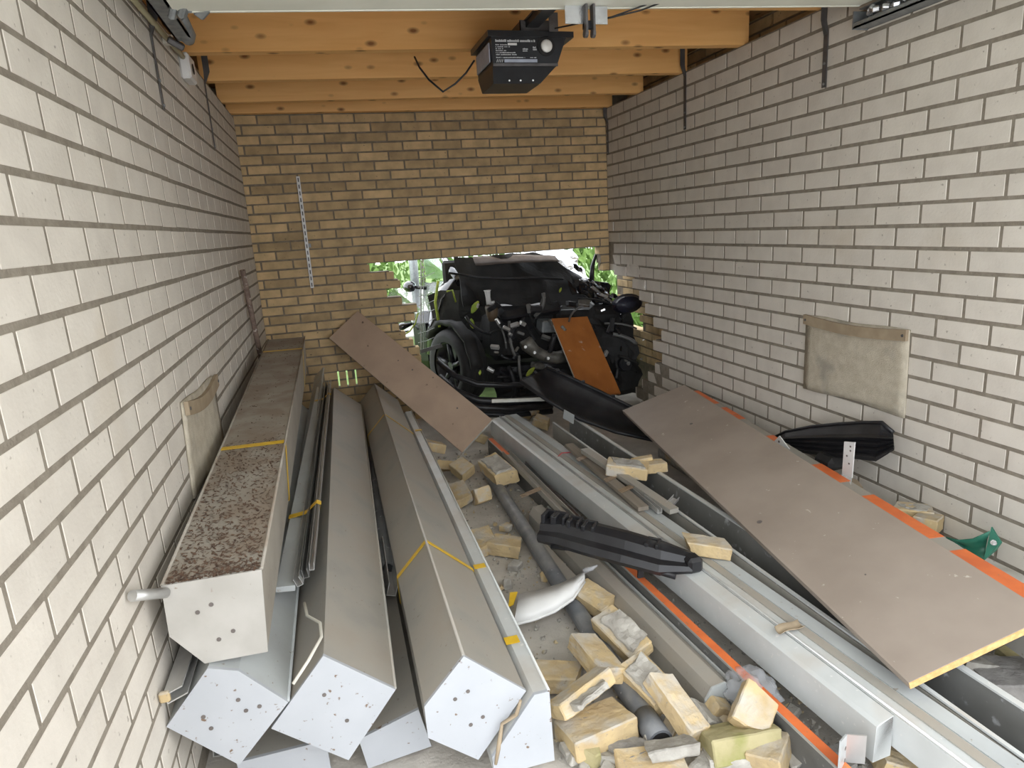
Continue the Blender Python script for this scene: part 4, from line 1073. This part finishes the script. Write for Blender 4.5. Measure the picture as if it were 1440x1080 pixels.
loose((750, 576), .095, (20, 0, 20), (.10, .08, .05), 'brick bit wedged above the shadowed brick', cuts=2)
loose((1305, 735), .225, (0, 8, 30), (.12, .085, .06), 'yellow brick end beside the orange plank by the wall', cuts=1)
loose((1284, 722), .225, (0, 0, -40), (.15, .09, .06), 'crumbling yellow brick along the right wall', cuts=2, crust=(0, 0, .02))
loose((1365, 757), .165, (0, 0, -10), (.10, .06, .03), 'flat brick flake behind the green bracket', cuts=2)
loose((1160, 663), .24, (10, 20, 30), (.16, .08, .03), 'splintered brown wood bit behind the white bracket', 'batten', 2, 'wood_splinter', 'wood', None)
loose((1205, 682), .20, (30, 10, -30), (.10, .05, .03), 'cardboard-brown splinter in front of the white bracket', 'batten', 2, 'wood_splinter', 'wood', None)
loose((1428, 960), .10, (0, -10, -34), (.20, .14, .08), 'grey stone slab under the dusty board corner', 'stone', 2, 'stone_slab', 'stone', None)
loose((1385, 945), .09, (0, 10, 40), (.14, .10, .08), 'pale rubble stone between channel and board', 'chunk', 2, 'stone_slab', 'stone', None)
loose((1432, 925), .10, (0, 0, 10), (.16, .08, .05), 'mossy brick at the right edge under the board', 'moss', 2)
loose((945, 1052), .075, (-24, -8, -14), (.15, .085, .03), 'flat pale mortar slab at the pipe mouth', 'chunk', 2, 'mortar_slab', 'mortar', None, .004)
loose((992, 1006), .05, (10, 40, 10), (.10, .08, .03), 'grey mortar piece leaning at the blue-grey casing end', 'chunk', 2, 'mortar_slab', 'mortar', None, .004)
loose((1030, 1068), .03, (-10, 0, -16), (.15, .07, .04), 'grey mortar block in front of the mossy brick', 'chunk', 2, 'mortar_slab', 'mortar', None, .004)
loose((895, 1055), .035, (-12, 4, 8), (.13, .09, .03), 'dark grey mortar sheet beside the big flat brick', 'stone', 2, 'mortar_slab', 'mortar', None, .004)
loose((1008, 1000), .035, (10, 30, 10), (.08, .05, .05), 'small brick bit under the blue-grey casing end', cuts=2)
loose((998, 1078), .02, (0, 0, 30), (.14, .08, .03), 'pale chunk at the bottom edge of the rubble', 'chunk', 2, 'mortar_slab', 'mortar', None, .004)
loose((1178, 1072), .02, (0, 0, 10), (.10, .08, .03), 'grey chunk beside the steel angle', 'stone', 2, 'mortar_slab', 'mortar', None, .004)
rg = random.Random(21)
for k in range(80):
    if k < 60: px = (rg.uniform(785, 1130), rg.uniform(1000, 1080))
    elif k < 72: px = (rg.uniform(640, 830), rg.uniform(690, 900))
    else: px = (rg.uniform(1310, 1430), rg.uniform(930, 1010))
    s = rg.uniform(.014, .046)
    _n[0] += 1; c = at(px[0], px[1], Z=.012 + s*.2); vs, fs = lump((s*1.4, s, s*.7), _n[0], 2, .003, 1)
    b = MB(); b.add(vs, fs, 0, False, Matrix.Translation(c) @ Euler((rg.uniform(-.4, .4), rg.uniform(-.4, .4), rg.uniform(0, 6))).to_matrix().to_4x4())
    lz = min(v.z for v in b.v)
    for v in b.v: v.z += .001 - lz
    tag(b.build('rubble_chunk', M['chunk' if rg.random() < .6 else 'loose']), ('small rubble chunk lying among the front bricks', 'small rubble chunk on the dust beside the low casing', 'small rubble chunk between channel and dusty board')[0 if k < 60 else 1 if k < 72 else 2], 'rubble', ('rubble chunks among the front bricks', 'rubble chunks on the dust', 'rubble chunks under the board')[0 if k < 60 else 1 if k < 72 else 2])
# crumbs: dust and grit nobody could count
b = MB()
def crumb(c, s):
    Mx = Matrix.Translation(c) @ Euler((rg.uniform(0, 6), rg.uniform(0, 6), rg.uniform(0, 6))).to_matrix().to_4x4()
    vs = [(rg.uniform(.5, 1)*x*s, rg.uniform(.5, 1)*y*s, rg.uniform(.4, .9)*z*s) for x, y, z in ((1,0,0),(-1,0,0),(0,1,0),(0,-1,0),(0,0,1),(0,0,-1))]
    b.add(vs, [(0,2,4),(2,1,4),(1,3,4),(3,0,4),(2,0,5),(1,2,5),(3,1,5),(0,3,5)], 0, False, Mx)
for k in range(4200):
    x = rg.uniform(-.43, .62); y = rg.uniform(-4.3, -1.0); d = rg.random()
    if d < .45: x, y = rg.gauss(.06, .17), rg.gauss(-3.85, .20)
    crumb(Vector((x, y, .004 + (.02*rg.random() if d < .30 else 0))), .004 + .013*rg.random()**3)
for k in range(900):
    y = rg.uniform(-3.9, -2.1); crumb(Vector((rg.uniform(.95, 1.36), y, .16 + .05*rg.random()) if y > -3.0 else Vector((rg.uniform(.6, 1.0), y, .01))), .005 + .012*rg.random()**3)
o = b.build('mortar_crumbs', M['crumb']); o['kind'] = 'stuff'; tag(o, 'mortar crumbs and grit scattered over the floor', 'grit')
# heap of sand and rubble the wall-side pieces lie on
rows = []
for i in range(22):
    r = []
    for j in range(9):
        y = -1.6 - i*.062; x = .98 + .40*j/8
        h = .17*min(1, (x - .92)/.18)*(1 if y > -2.75 else max(.0, 1 - (-2.75 - y)/.22)) + .025*smooth_noise((x*9, y*9, 0)) 
        r.append(Vector((min(x, HW - .004), y, max(.002, h))))
    rows.append(r)
b = MB(); R_, C_ = len(rows), len(rows[0]); vs = [p for r in rows for p in r] + [Vector((p.x, p.y, .0005)) for r in rows for p in r]; N_ = R_*C_; fs = []
for i in range(R_-1):
    for j in range(C_-1): fs += [(i*C_+j, i*C_+j+1, (i+1)*C_+j+1, (i+1)*C_+j), (N_+i*C_+j, N_+(i+1)*C_+j, N_+(i+1)*C_+j+1, N_+i*C_+j+1)]
for j in range(C_-1): fs += [(j, N_+j, N_+j+1, j+1), ((R_-1)*C_+j, (R_-1)*C_+j+1, N_+(R_-1)*C_+j+1, N_+(R_-1)*C_+j)]
for i in range(R_-1): fs += [(i*C_, (i+1)*C_, N_+(i+1)*C_, N_+i*C_), (i*C_+C_-1, N_+i*C_+C_-1, N_+(i+1)*C_+C_-1, (i+1)*C_+C_-1)]
b.add(vs, fs, 0, True); o = b.build('rubble_heap', M['crumb']); o['kind'] = 'stuff'; tag(o, 'low heap of mortar rubble along the right wall', 'rubble')
# ------------------------------------------------------------------ the wrecked car in the hole
from mathutils import noise as mnoise
car = thing('wrecked_car', 'black wrecked car pushed nose first through the back wall', 'car', (.55, .2, 0))
def part(b, name, mt, parent=None, **k): return b.build(name, M[mt] if isinstance(mt, str) else mt, parent or car, **k)
def crumple(x0, x1, n, m, fn, amp, sc, seed):
    """grid of points from fn(u, v) pushed about by noise"""
    rows = []
    for i in range(n + 1):
        r = []
        for j in range(m + 1):
            p = Vector(fn(j/m, i/n)); q = p*sc + Vector((seed, seed*.7, 0))
            r.append(p + Vector((mnoise.noise(q), mnoise.noise(q + Vector((7, 0, 0))), mnoise.noise(q + Vector((0, 7, 0)))))*amp)
        rows.append(r)
    return rows
# hood, thrown up and folded
def hood(u, v):
    x = .13 + 1.04*u; z = .86 + .375*v; y = -.02 + .08*sin(u*5)*(1 - v) + .22*v + .05*sin(9*u + 2*v)
    return (x, y, z - .05*u*(1 - v) - .20*max(0, u - .66)/.34*v)
part(MB().sheet(crumple(0, 1, 14, 26, hood, .045, 6, 3), .004, 0, False), 'hood', 'black_matt')
def fold(u, v): return (.26 + .72*u, .06 + .10*v + .05*u, 1.175 + .065*v*(1 - .4*u) + .01*sin(pi*u) - .02*u)
part(MB().sheet(crumple(0, 1, 4, 12, fold, .008, 6, 9), .006), 'hood_lining', 'lining', props={'label': 'grey-brown lining under the folded hood'})
b = MB()
for k in range(6):
    p = Vector((.05 + .2*k, -.04, 1.02 + .02*(k % 2))); 
b.tube([(.02, -.03, 1.14), (.25, -.05, 1.09), (.5, -.06, 1.06), (.75, -.04, 1.045), (.95, -.05, 1.02)], .010, 6); part(b, 'hood_brace', 'black')
# shattered windscreen at the right
def screen(u, v): return (.80 + .50*u, .26 + .4*v, 1.02 + .25*v - .06*u)
part(MB().sheet(crumple(0, 1, 10, 12, screen, .05, 9, 5), .004, 0, False), 'windscreen', 'chrome', props={'label': 'shattered silvery windscreen'})
def torn(u, v): return (1.00 + .36*u, -.06 + .1*v, .90 + .16*v - .14*u)
part(MB().sheet(crumple(0, 1, 6, 10, torn, .07, 9, 12), .004, 0, False), 'torn_fender_top', 'black_glossy')
b = MB(); b.tube([at(832, 395, Y=.05), at(833, 375, Y=.08), at(838, 357, Y=.10)], [.022, .018, .010], 6); part(b, 'right_pillar', 'black')
# left flank: fender, door, pillar, window, mirror
flank = [[at(640, 392, Y=.35), at(622, 396, Y=.9), at(606, 398, Y=1.6), at(598, 397, Y=2.4)],
         [at(622, 420, Y=.35), at(606, 425, Y=.9), at(599, 424, Y=1.6), at(595, 420, Y=2.4)],
         [at(610, 460, Y=.40), at(600, 460, Y=.9), at(596, 455, Y=1.6), at(594, 446, Y=2.4)],
         [at(606, 500, Y=.45), at(598, 496, Y=.9), at(595, 486, Y=1.6), at(594, 472, Y=2.4)]]
part(MB().sheet(flank, .012), 'front_door', 'black_glossy')
b = MB(); b.tube([at(646, 397, Y=.35), at(633, 376, Y=.75), at(622, 360, Y=1.1), at(610, 345, Y=1.5)], .035, 6); part(b, 'left_pillar', 'black_glossy')
win = [at(600, 392, Y=1.9), at(634, 391, Y=.8), at(616, 362, Y=1.25), at(596, 360, Y=1.9)]
plate(win, .004).build('side_window', M['glass'], car)
b = MB(); b.tube([at(660, 366, Y=.30), at(672, 380, Y=.30), at(676, 396, Y=.30)], .03, 6); part(b, 'hood_hinge', 'black')
b = MB(); bm = bmesh.new(); bmesh.ops.create_icosphere(bm, subdivisions=2, radius=1); c = at(576, 403, Y=1.2)
b.add([Vector((v.co.x*.065, v.co.y*.09, v.co.z*.055)) + c for v in bm.verts], [[v.index for v in f.verts] for f in bm.faces], 0, True); bm.free()
mr = part(b, 'door_mirror', 'black_glossy'); b = MB(); b.tube([c + Vector((.05, 0, -.01)), c + Vector((.16, .02, -.03))], .018, 6); part(b, 'mirror_arm', 'black', mr)
b = MB(); b.tube([at(556, 463, Y=.9), at(566, 459, Y=.9), at(580, 455, Y=.9)], [.03, .035, .012], 8); mh = part(b, 'broken_mirror_shell', 'black_glossy')
b = MB(); b.tube([at(555, 466, Y=.85), at(575, 466, Y=.85)], .010, 6); part(b, 'mirror_rim', 'chrome', mh)
# dark inner fender behind the wheel
def inner(u, v): return (-.10 + .52*u, .42 - .25*u, .40 + .55*v)
part(MB().sheet(crumple(0, 1, 8, 8, inner, .05, 6, 21), .004, 0, False), 'inner_fender', 'black_matt')
# front wheel
wc = Vector((.06, .12, .375)); ax = Vector((-.93, -.36, .02)).normalized(); R_w = .305
side = ax.cross(Vector((0, 0, 1))).normalized(); upw = side.cross(ax)
def circ(r, off, n=36): return [wc + ax*off + side*(r*cos(2*pi*i/n)) + upw*(r*sin(2*pi*i/n)) for i in range(n)]
b = MB(); prof_w = [(.205, -.105), (.255, -.115), (.292, -.10), (R_w, -.075), (R_w, .075), (.292, .10), (.255, .115), (.205, .105)]
b.loft([circ(r, o) for r, o in prof_w], True, False, True)
for g in (-.035, 0, .035): pass
wh = part(b, 'wheel', 'rubber'); 
b = MB(); b.loft([circ(.205, -.10), circ(.205, .095), circ(.19, .085), circ(.18, .02)], True, True, True); part(b, 'rim', 'black', wh)
for k in range(5):
    a = 2*pi*k/5 + .3; d = side*cos(a) + upw*sin(a)
    b = MB(); b.tube([wc + ax*.05 + d*.03, wc + ax*.06 + d*.10, wc + ax*.075 + d*.19], [.028, .022, .018], 6); part(b, 'spoke', 'black', wh)
b = MB(); b.disc(wc + ax*.05, ax, .04, .025, 14); part(b, 'hub', 'black', wh)
for k, g in enumerate((-.045, 0.0, .045)):
    b = MB(); b.loft([circ(R_w + .004, g - .018), circ(R_w + .007, g - .010), circ(R_w + .007, g + .010), circ(R_w + .004, g + .018)], True, False, True); part(b, 'tread_rib', 'rubber', wh)
# wheel arch
b = MB(); arc = []
for i in range(13):
    a = radians(35 + 140*i/12); d = side*cos(a) + upw*sin(a)
    j_ = .012*sin(i*2.3); arc.append([wc + d*(.345 + j_) + ax*.10, wc + d*(.385 + j_) + ax*.115, wc + d*(.375 + j_) - ax*.0, wc + d*(.345 + j_) - ax*.02])
b.loft(arc, True, True, True); part(b, 'wheel_arch', 'black_matt')
# front structure and engine
def blk(name, c, s, rot, mt, ch=.02):
    b = MB(); b.cbox((-s[0]/2, -s[1]/2, -s[2]/2), (s[0]/2, s[1]/2, s[2]/2), ch, Matrix.Translation(Vector(c)) @ Euler(rot).to_matrix().to_4x4()); return part(b, name, mt)
blk('engine_block', (.62, .18, .58), (.62, .34, .40), (0, .05, .1), 'black_matt', .05)
blk('engine_cover', (.66, .06, .80), (.55, .30, .10), (.2, -.06, .1), 'black', .04)
blk('radiator_panel', (1.13, .06, .50), (.55, .10, .50), (.1, .08, .16), 'black_matt', .03)
blk('subframe', (.60, .12, .26), (1.0, .26, .12), (0, .05, .05), 'black_matt', .03)
blk('battery', at(768, 458, Y=-.05), (.13, .12, .10), (.1, .1, .2), 'galv', .012)
blk('fuse_box', at(740, 452, Y=-.03), (.12, .08, .12), (.2, .3, .2), 'black', .015)
blk('bulkhead', (.72, .72, .70), (1.25, .06, 1.0), (0, 0, 0), 'black_matt', .02)
blk('right_inner_fender', (1.28, .12, .55), (.30, .5, .50), (.1, .1, -.1), 'black_matt', .06)
# reservoir with white cup
pr = at(692, 441, Y=-.06); b = MB(); b.tube([pr + Vector((0, 0, -.06)), pr + Vector((0, 0, -.01)), pr + Vector((0, 0, .05)), pr + Vector((0, 0, .065))], [.03, .045, .055, .05], 14); rs = part(b, 'reservoir', 'brown_pot')
p = at(687, 418, Y=-.07); b = MB(); b.tube([p + Vector((0, 0, -.055)), p + Vector((-.004, 0, .0)), p + Vector((-.006, 0, .048)), p + Vector((-.006, 0, .055))], [.022, .019, .024, .030], 12)
b.tube([p + Vector((0, 0, -.05)), p + Vector((.045, -.01, -.042))], [.016, .012], 8); part(b, 'filler_neck', 'white_plastic', rs, props={'label': 'white plastic filler neck'})
# gearbox casting
g0 = [at(733, 487, Y=-.22), at(742, 484, Y=-.22), at(752, 494, Y=-.20), at(766, 501, Y=-.20), at(782, 503, Y=-.22), at(797, 500, Y=-.20)]
b = MB(); b.tube(g0, [.035, .065, .050, .048, .052, .055], 10); gb = part(b, 'gearbox', 'engine')
for (x, y) in ((738, 488), (751, 496), (770, 504)):
    b = MB(); b.disc(at(x, y, Y=-.285), (0, -1, .2), .012, .02, 8); part(b, 'bolt', 'alu', gb)
blk('bearing_cap', at(756, 514, Y=-.20), (.10, .08, .05), (.1, .2, .3), 'engine', .012)
# hoses, pipes, brackets
rc = random.Random(5); hp = [((700, 455), (712, 490)), ((716, 452), (724, 500)), ((724, 460), (718, 480)), ((735, 450), (752, 478)), ((705, 500), (732, 505)), ((745, 440), (760, 470)), ((688, 470), (712, 462)), ((780, 470), (772, 500)),
     ((820, 430), (800, 452)), ((655, 445), (690, 470)), ((764, 412), (752, 445)), ((700, 530), (745, 520)), ((812, 420), (865, 432)), ((862, 470), (895, 484)), ((870, 500), (897, 512)), ((850, 455), (895, 462)), ((715, 515), (722, 560)), ((730, 500), (738, 545))]
for k, (p, q) in enumerate(hp):
    y0, y1 = -.16 + rc.uniform(-.1, .06), -.16 + rc.uniform(-.1, .06)
    if p[0] > 800: y0 -= .12; y1 -= .12
    a, c = at(*p, Y=y0), at(*q, Y=y1); m = (a + c)/2 + Vector((rc.uniform(-.05, .05), rc.uniform(-.08, 0), rc.uniform(-.05, .05)))
    pts = [a*(1-s)*(1-s) + m*2*s*(1-s) + c*s*s for s in [i/6 for i in range(7)]]
    b = MB(); b.tube(pts, rc.choice((.008, .012, .016, .020)), 7); part(b, 'hose', rc.choice(('black', 'black', 'black_matt', 'alu_dark')))
for k, (x, y, s) in enumerate(((712, 462, .030), (724, 457, .035), (696, 488, .035), (727, 491, .022), (700, 452, .025), (735, 455, .03), (718, 470, .02), (690, 520, .03), (880, 507, .018), (905, 478, .012), (902, 505, .014), (852, 497, .03), (776, 455, .02), (848, 436, .02), (672, 430, .018))):
    c = at(x, y, Y=-.24 if x < 800 else -.36); b = MB()
    b.cbox((-s, -s*.4, -s*.5), (s, s*.4, s*.5), .004, Matrix.Translation(c) @ Euler((rc.uniform(-1, 1), rc.uniform(-1.4, 1.4), rc.uniform(-1, 1))).to_matrix().to_4x4())
    part(b, 'metal_bracket', rc.choice(('chrome', 'alu', 'engine')))
b = MB(); b.tube([at(764, 416, Y=-.1), at(757, 436, Y=-.1), at(753, 448, Y=-.1)], .005, 6); b.disc(at(764, 415, Y=-.105), (0, -1, 0), .012, .012, 10); part(b, 'dipstick', 'alu_dark')
# lower bumper remains, curved strips
for k, (zof, yo, r) in enumerate(((0, 0, .022), (-.055, -.03, .030), (-.11, -.05, .030), (-.16, -.02, .022))):
    pts = [at(617, 520, Y=-.30 + yo) + Vector((0, 0, zof)), at(640, 541, Y=-.42 + yo) + Vector((0, 0, zof)), at(672, 553, Y=-.50 + yo) + Vector((0, 0, zof)), at(715, 555, Y=-.52 + yo) + Vector((0, 0, zof)), at(775, 550, Y=-.48 + yo) + Vector((0, 0, zof))]
    if k == 0: pts = [p + Vector((0, 0, .07)) for p in pts]
    b = MB(); b.tube(pts, r, 8); part(b, 'bumper_strip', 'black')
# shredded liner hanging at the front right and headlamp
def lamp_mass(u, v): return (1.02 + .44*u, -.06 - .10*sin(pi*v) - .22*u*(1 - .4*v), .10 + .66*v - .04*u)
part(MB().sheet(crumple(0, 1, 12, 12, lamp_mass, .07, 7, 31), .004, 0, False), 'crushed_front_corner', 'black_matt')
def low(u, v): return (.30 + .85*u, -.14 + .05*sin(6*u), .06 + .30*v)
part(MB().sheet(crumple(0, 1, 8, 12, low, .05, 8, 44), .004, 0, False), 'crushed_undertray', 'black')
hl = at(880, 512, Y=-.34); b = MB(); b.tube([hl + Vector((0, .06, 0)), hl, hl + Vector((0, -.015, 0))], [.05, .06, .052], 16); hd = part(b, 'headlamp', 'black')
b = MB(); b.disc(hl + Vector((.01, -.018, .01)), (0, -1, 0), .018, .012, 10); part(b, 'bulb_glass', 'chrome', hd)
# ribbed air box torn loose
b = MB(); c = at(882, 427, Y=-.30); rings = []
for i in range(11):
    a = -pi/2 + pi*i/10; rr_ = .125*cos(a)*(1 + (.07 if i % 2 else -.03)); rings.append([c + Vector((.02*sin(a), .10*sin(a), 0)) + Vector((rr_*cos(2*pi*j/20), .35*rr_*sin(2*pi*j/20)*0, .6*rr_*sin(2*pi*j/20))) for j in range(20)])
b.loft(rings, True, True, False); part(b, 'ribbed_air_hose', mat('navy_plastic', (.018, .020, .036), (.010, .011, .018), .4, 10), props={'label': 'ribbed dark navy air hose'})
for k in range(4):
    c = at(838 + 9*k, 408 + 7*k, Y=-.10); b = MB(); b.cbox((-.05, -.01, -.012), (.05, .01, .012), .004, Matrix.Translation(c) @ Euler((jit(.6), .45 + jit(.3), jit(.5))).to_matrix().to_4x4()); part(b, 'torn_trim', 'chrome')
# roof and cabin far behind
rs2 = random.Random(40)
for k in range(26):       # broken bits of engine bay trim
    x, y = rs2.uniform(690, 830), rs2.uniform(425, 535); Yk = -.10 - .18*rs2.random()
    c = at(x, y, Y=Yk); s = rs2.uniform(.015, .05); b = MB()
    b.cbox((-s, -s*.35, -s*rs2.uniform(.2, .7)), (s, s*.35, s*rs2.uniform(.2, .7)), .005, Matrix.Translation(c) @ Euler((rs2.uniform(-1, 1), rs2.uniform(-1.5, 1.5), rs2.uniform(-1, 1))).to_matrix().to_4x4())
    part(b, 'broken_trim', rs2.choice(('black', 'black', 'black_matt', 'alu_dark', 'engine')))
for k in range(14):
    x, y = rs2.uniform(840, 900), rs2.uniform(440, 540); c = at(x, y, Y=-.30); s = rs2.uniform(.02, .06); b = MB()
    b.cbox((-s, -s*.3, -s*.3), (s, s*.3, s*.3), .005, Matrix.Translation(c) @ Euler((rs2.uniform(-1, 1), rs2.uniform(-1.5, 1.5), rs2.uniform(-1, 1))).to_matrix().to_4x4())
    part(b, 'broken_trim', rs2.choice(('black', 'black_matt', 'black_glossy')))
for k in range(7):        # bright edges where the paint tore
    x = 812 + 9*k; y = 383 + 6*k + rs2.uniform(-8, 8); c = at(x, y, Y=-.08); b = MB()
    rows = [[c + Vector((.07*(u - .5) + rs2.uniform(-.01, .01), rs2.uniform(-.02, .02), .03*(v - .5) - .05*(u - .5) + rs2.uniform(-.012, .012))) for u in (0, .33, .66, 1)] for v in (0, .5, 1)]
    part(MB().sheet(rows, .003, 0, False), 'torn_panel_edge', 'chrome' if k % 2 else 'black_glossy')
blk('roof', (.62, 2.3, 1.42), (1.25, 1.9, .06), (0, 0, 0), 'black_glossy', .02)
blk('dashboard', (.70, 1.0, .92), (1.2, .3, .16), (0, 0, 0), 'black_matt', .05)
blk('body_shell', (.62, 2.3, .48), (1.62, 3.0, .55), (0, 0, 0), 'black_glossy', .10)

# ------------------------------------------------------------------ leaves and twigs caught in the wreck
def leaf(px, Y, s, rot, lab):
    c = at(*px, Y=Y); rows = []
    Mx = Matrix.Translation(c) @ Euler(rot).to_matrix().to_4x4()
    for i in range(5):
        v = i/4; w = .5*sin(pi*(.08 + .84*v)); rows.append([Mx @ Vector((x*w*s, .12*s*abs(x)*w, (v - .5)*2*s)) for x in (-1, -.5, 0, .5, 1)])
    tag(MB().sheet(rows, .0015).build('leaf', M['leaf']), lab, 'leaf', 'leaves caught in the wreck')
leaf((668, 432), -.08, .055, (.3, .5, .2), 'yellow-green leaf hanging left of the brown reservoir')
leaf((664, 455), -.08, .045, (.2, -.3, .3), 'yellow-green leaf above the front wheel')
leaf((788, 408), -.12, .022, (.4, .2, .2), 'tiny yellow leaf below the folded hood')
leaf((746, 523), -.52, .045, (.3, .8, .4), 'green leaf lying at the tip of the bumper skin')
leaf((675, 524), -.46, .020, (.2, .1, .1), 'small pale leaf beside the bumper strips')
def twig(pts, r, lab, mt='conduit'):
    b = MB(); b.tube(pts, r, 5); tag(b.build('plant_stem', M[mt]), lab, 'stem', 'plant stems at the hole')
twig([at(588, 440, Y=.25), at(584, 455, Y=.25), at(576, 466, Y=.25), at(566, 472, Y=.25)], .006, 'bent green stem in front of the broken mirror', 'leaf')
twig([at(616, 395, Y=.22), at(612, 425, Y=.22), at(618, 460, Y=.2)], .012, 'green stalk hanging down beside the car flank', 'leaf')
twig([at(628, 410, Y=.2), at(636, 408, Y=.2), at(641, 425, Y=.2)], .008, 'curled green stalk over the wheel arch', 'leaf')
tag(bar(at(592, 497, Y=.10), at(620, 489, Y=-.02), rect(.03, .03)).build('wood_batten', M['alu_dark']), 'dark batten sticking out at the hole edge above the brown board', 'batten')
# wire strands of the torn garden fence
fw = thing('wire_fence', 'torn pale wire fence hanging across the left of the hole', 'fence', at(592, 430, Y=.16))
for k in range(8):
    y = 388 + 13*k; b = MB(); b.tube([at(588, y + 3, Y=.16), at(600, y, Y=.17), at(611, y - 5, Y=.18)], .0028, 5); part(b, 'horizontal_strand', 'wire', fw)
for k in range(3):
    x = 590.5 + (1, 0, 1)[k] + k*2; b = MB(); b.tube([at(x, 368, Y=.16), at(x, 430, Y=.165), at(x, 492, Y=.16)], .0028, 5); part(b, 'upright_strand', 'wire', fw)

# ------------------------------------------------------------------ garden beyond
pp = at(582, 380, Y=4); post = MB().tube([(pp.x, 4, -.06), (pp.x, 4, 2.2)], .06, 10); tag(post.build('garden_post', M['galv']), 'grey post standing in the garden beyond the hole', 'post')
def bush(c, s, n, seed, lab):
    r = random.Random(seed); t = thing('garden_bush', lab, 'bush', (c[0], c[1], -.05), 'bushes beyond the back wall')
    b = MB()
    for k in range(n):
        d = Vector((r.gauss(0, 1), r.gauss(0, 1), r.gauss(0, 1))).normalized() * r.uniform(.65, 1)
        p = Vector((c[0] + d.x*s[0], c[1] + d.y*s[1], max(0.0, c[2] + d.z*s[2]))); q = .05 + .06*r.random()
        Mx = Matrix.Translation(p) @ Euler((r.uniform(0, 6), r.uniform(0, 6), r.uniform(0, 6))).to_matrix().to_4x4()
        b.add([(-q, 0, 0), (0, -q*.5, .01), (q, 0, 0), (0, q*.5, .01)], [(0, 1, 2, 3)], 0, False, Mx)
    b.build('foliage', M['hedge'], t, props={'kind': 'stuff'})
    b = MB(); b.tube([(c[0], c[1], -.05), (c[0] + .05, c[1], c[2])], [.06, .03], 7); b.build('stem', M['bark'], t)
bush((-1.3, 6.5, .9), (1.6, .7, 1.0), 2600, 1, 'pale green bush at the left beyond the hole')
bush((3.1, 3.6, .7), (1.1, .8, 1.1), 2200, 2, 'sunlit bush at the right beyond the wreck')
bush((1.0, 9.0, 1.0), (2.4, .8, 1.3), 2600, 3, 'distant hedge bush behind the wrecked car')
b = MB(); b.box((-6, 4.6, -.045), (6, 5.8, -.035)); struct(b.build('ground_path', M['paving']))
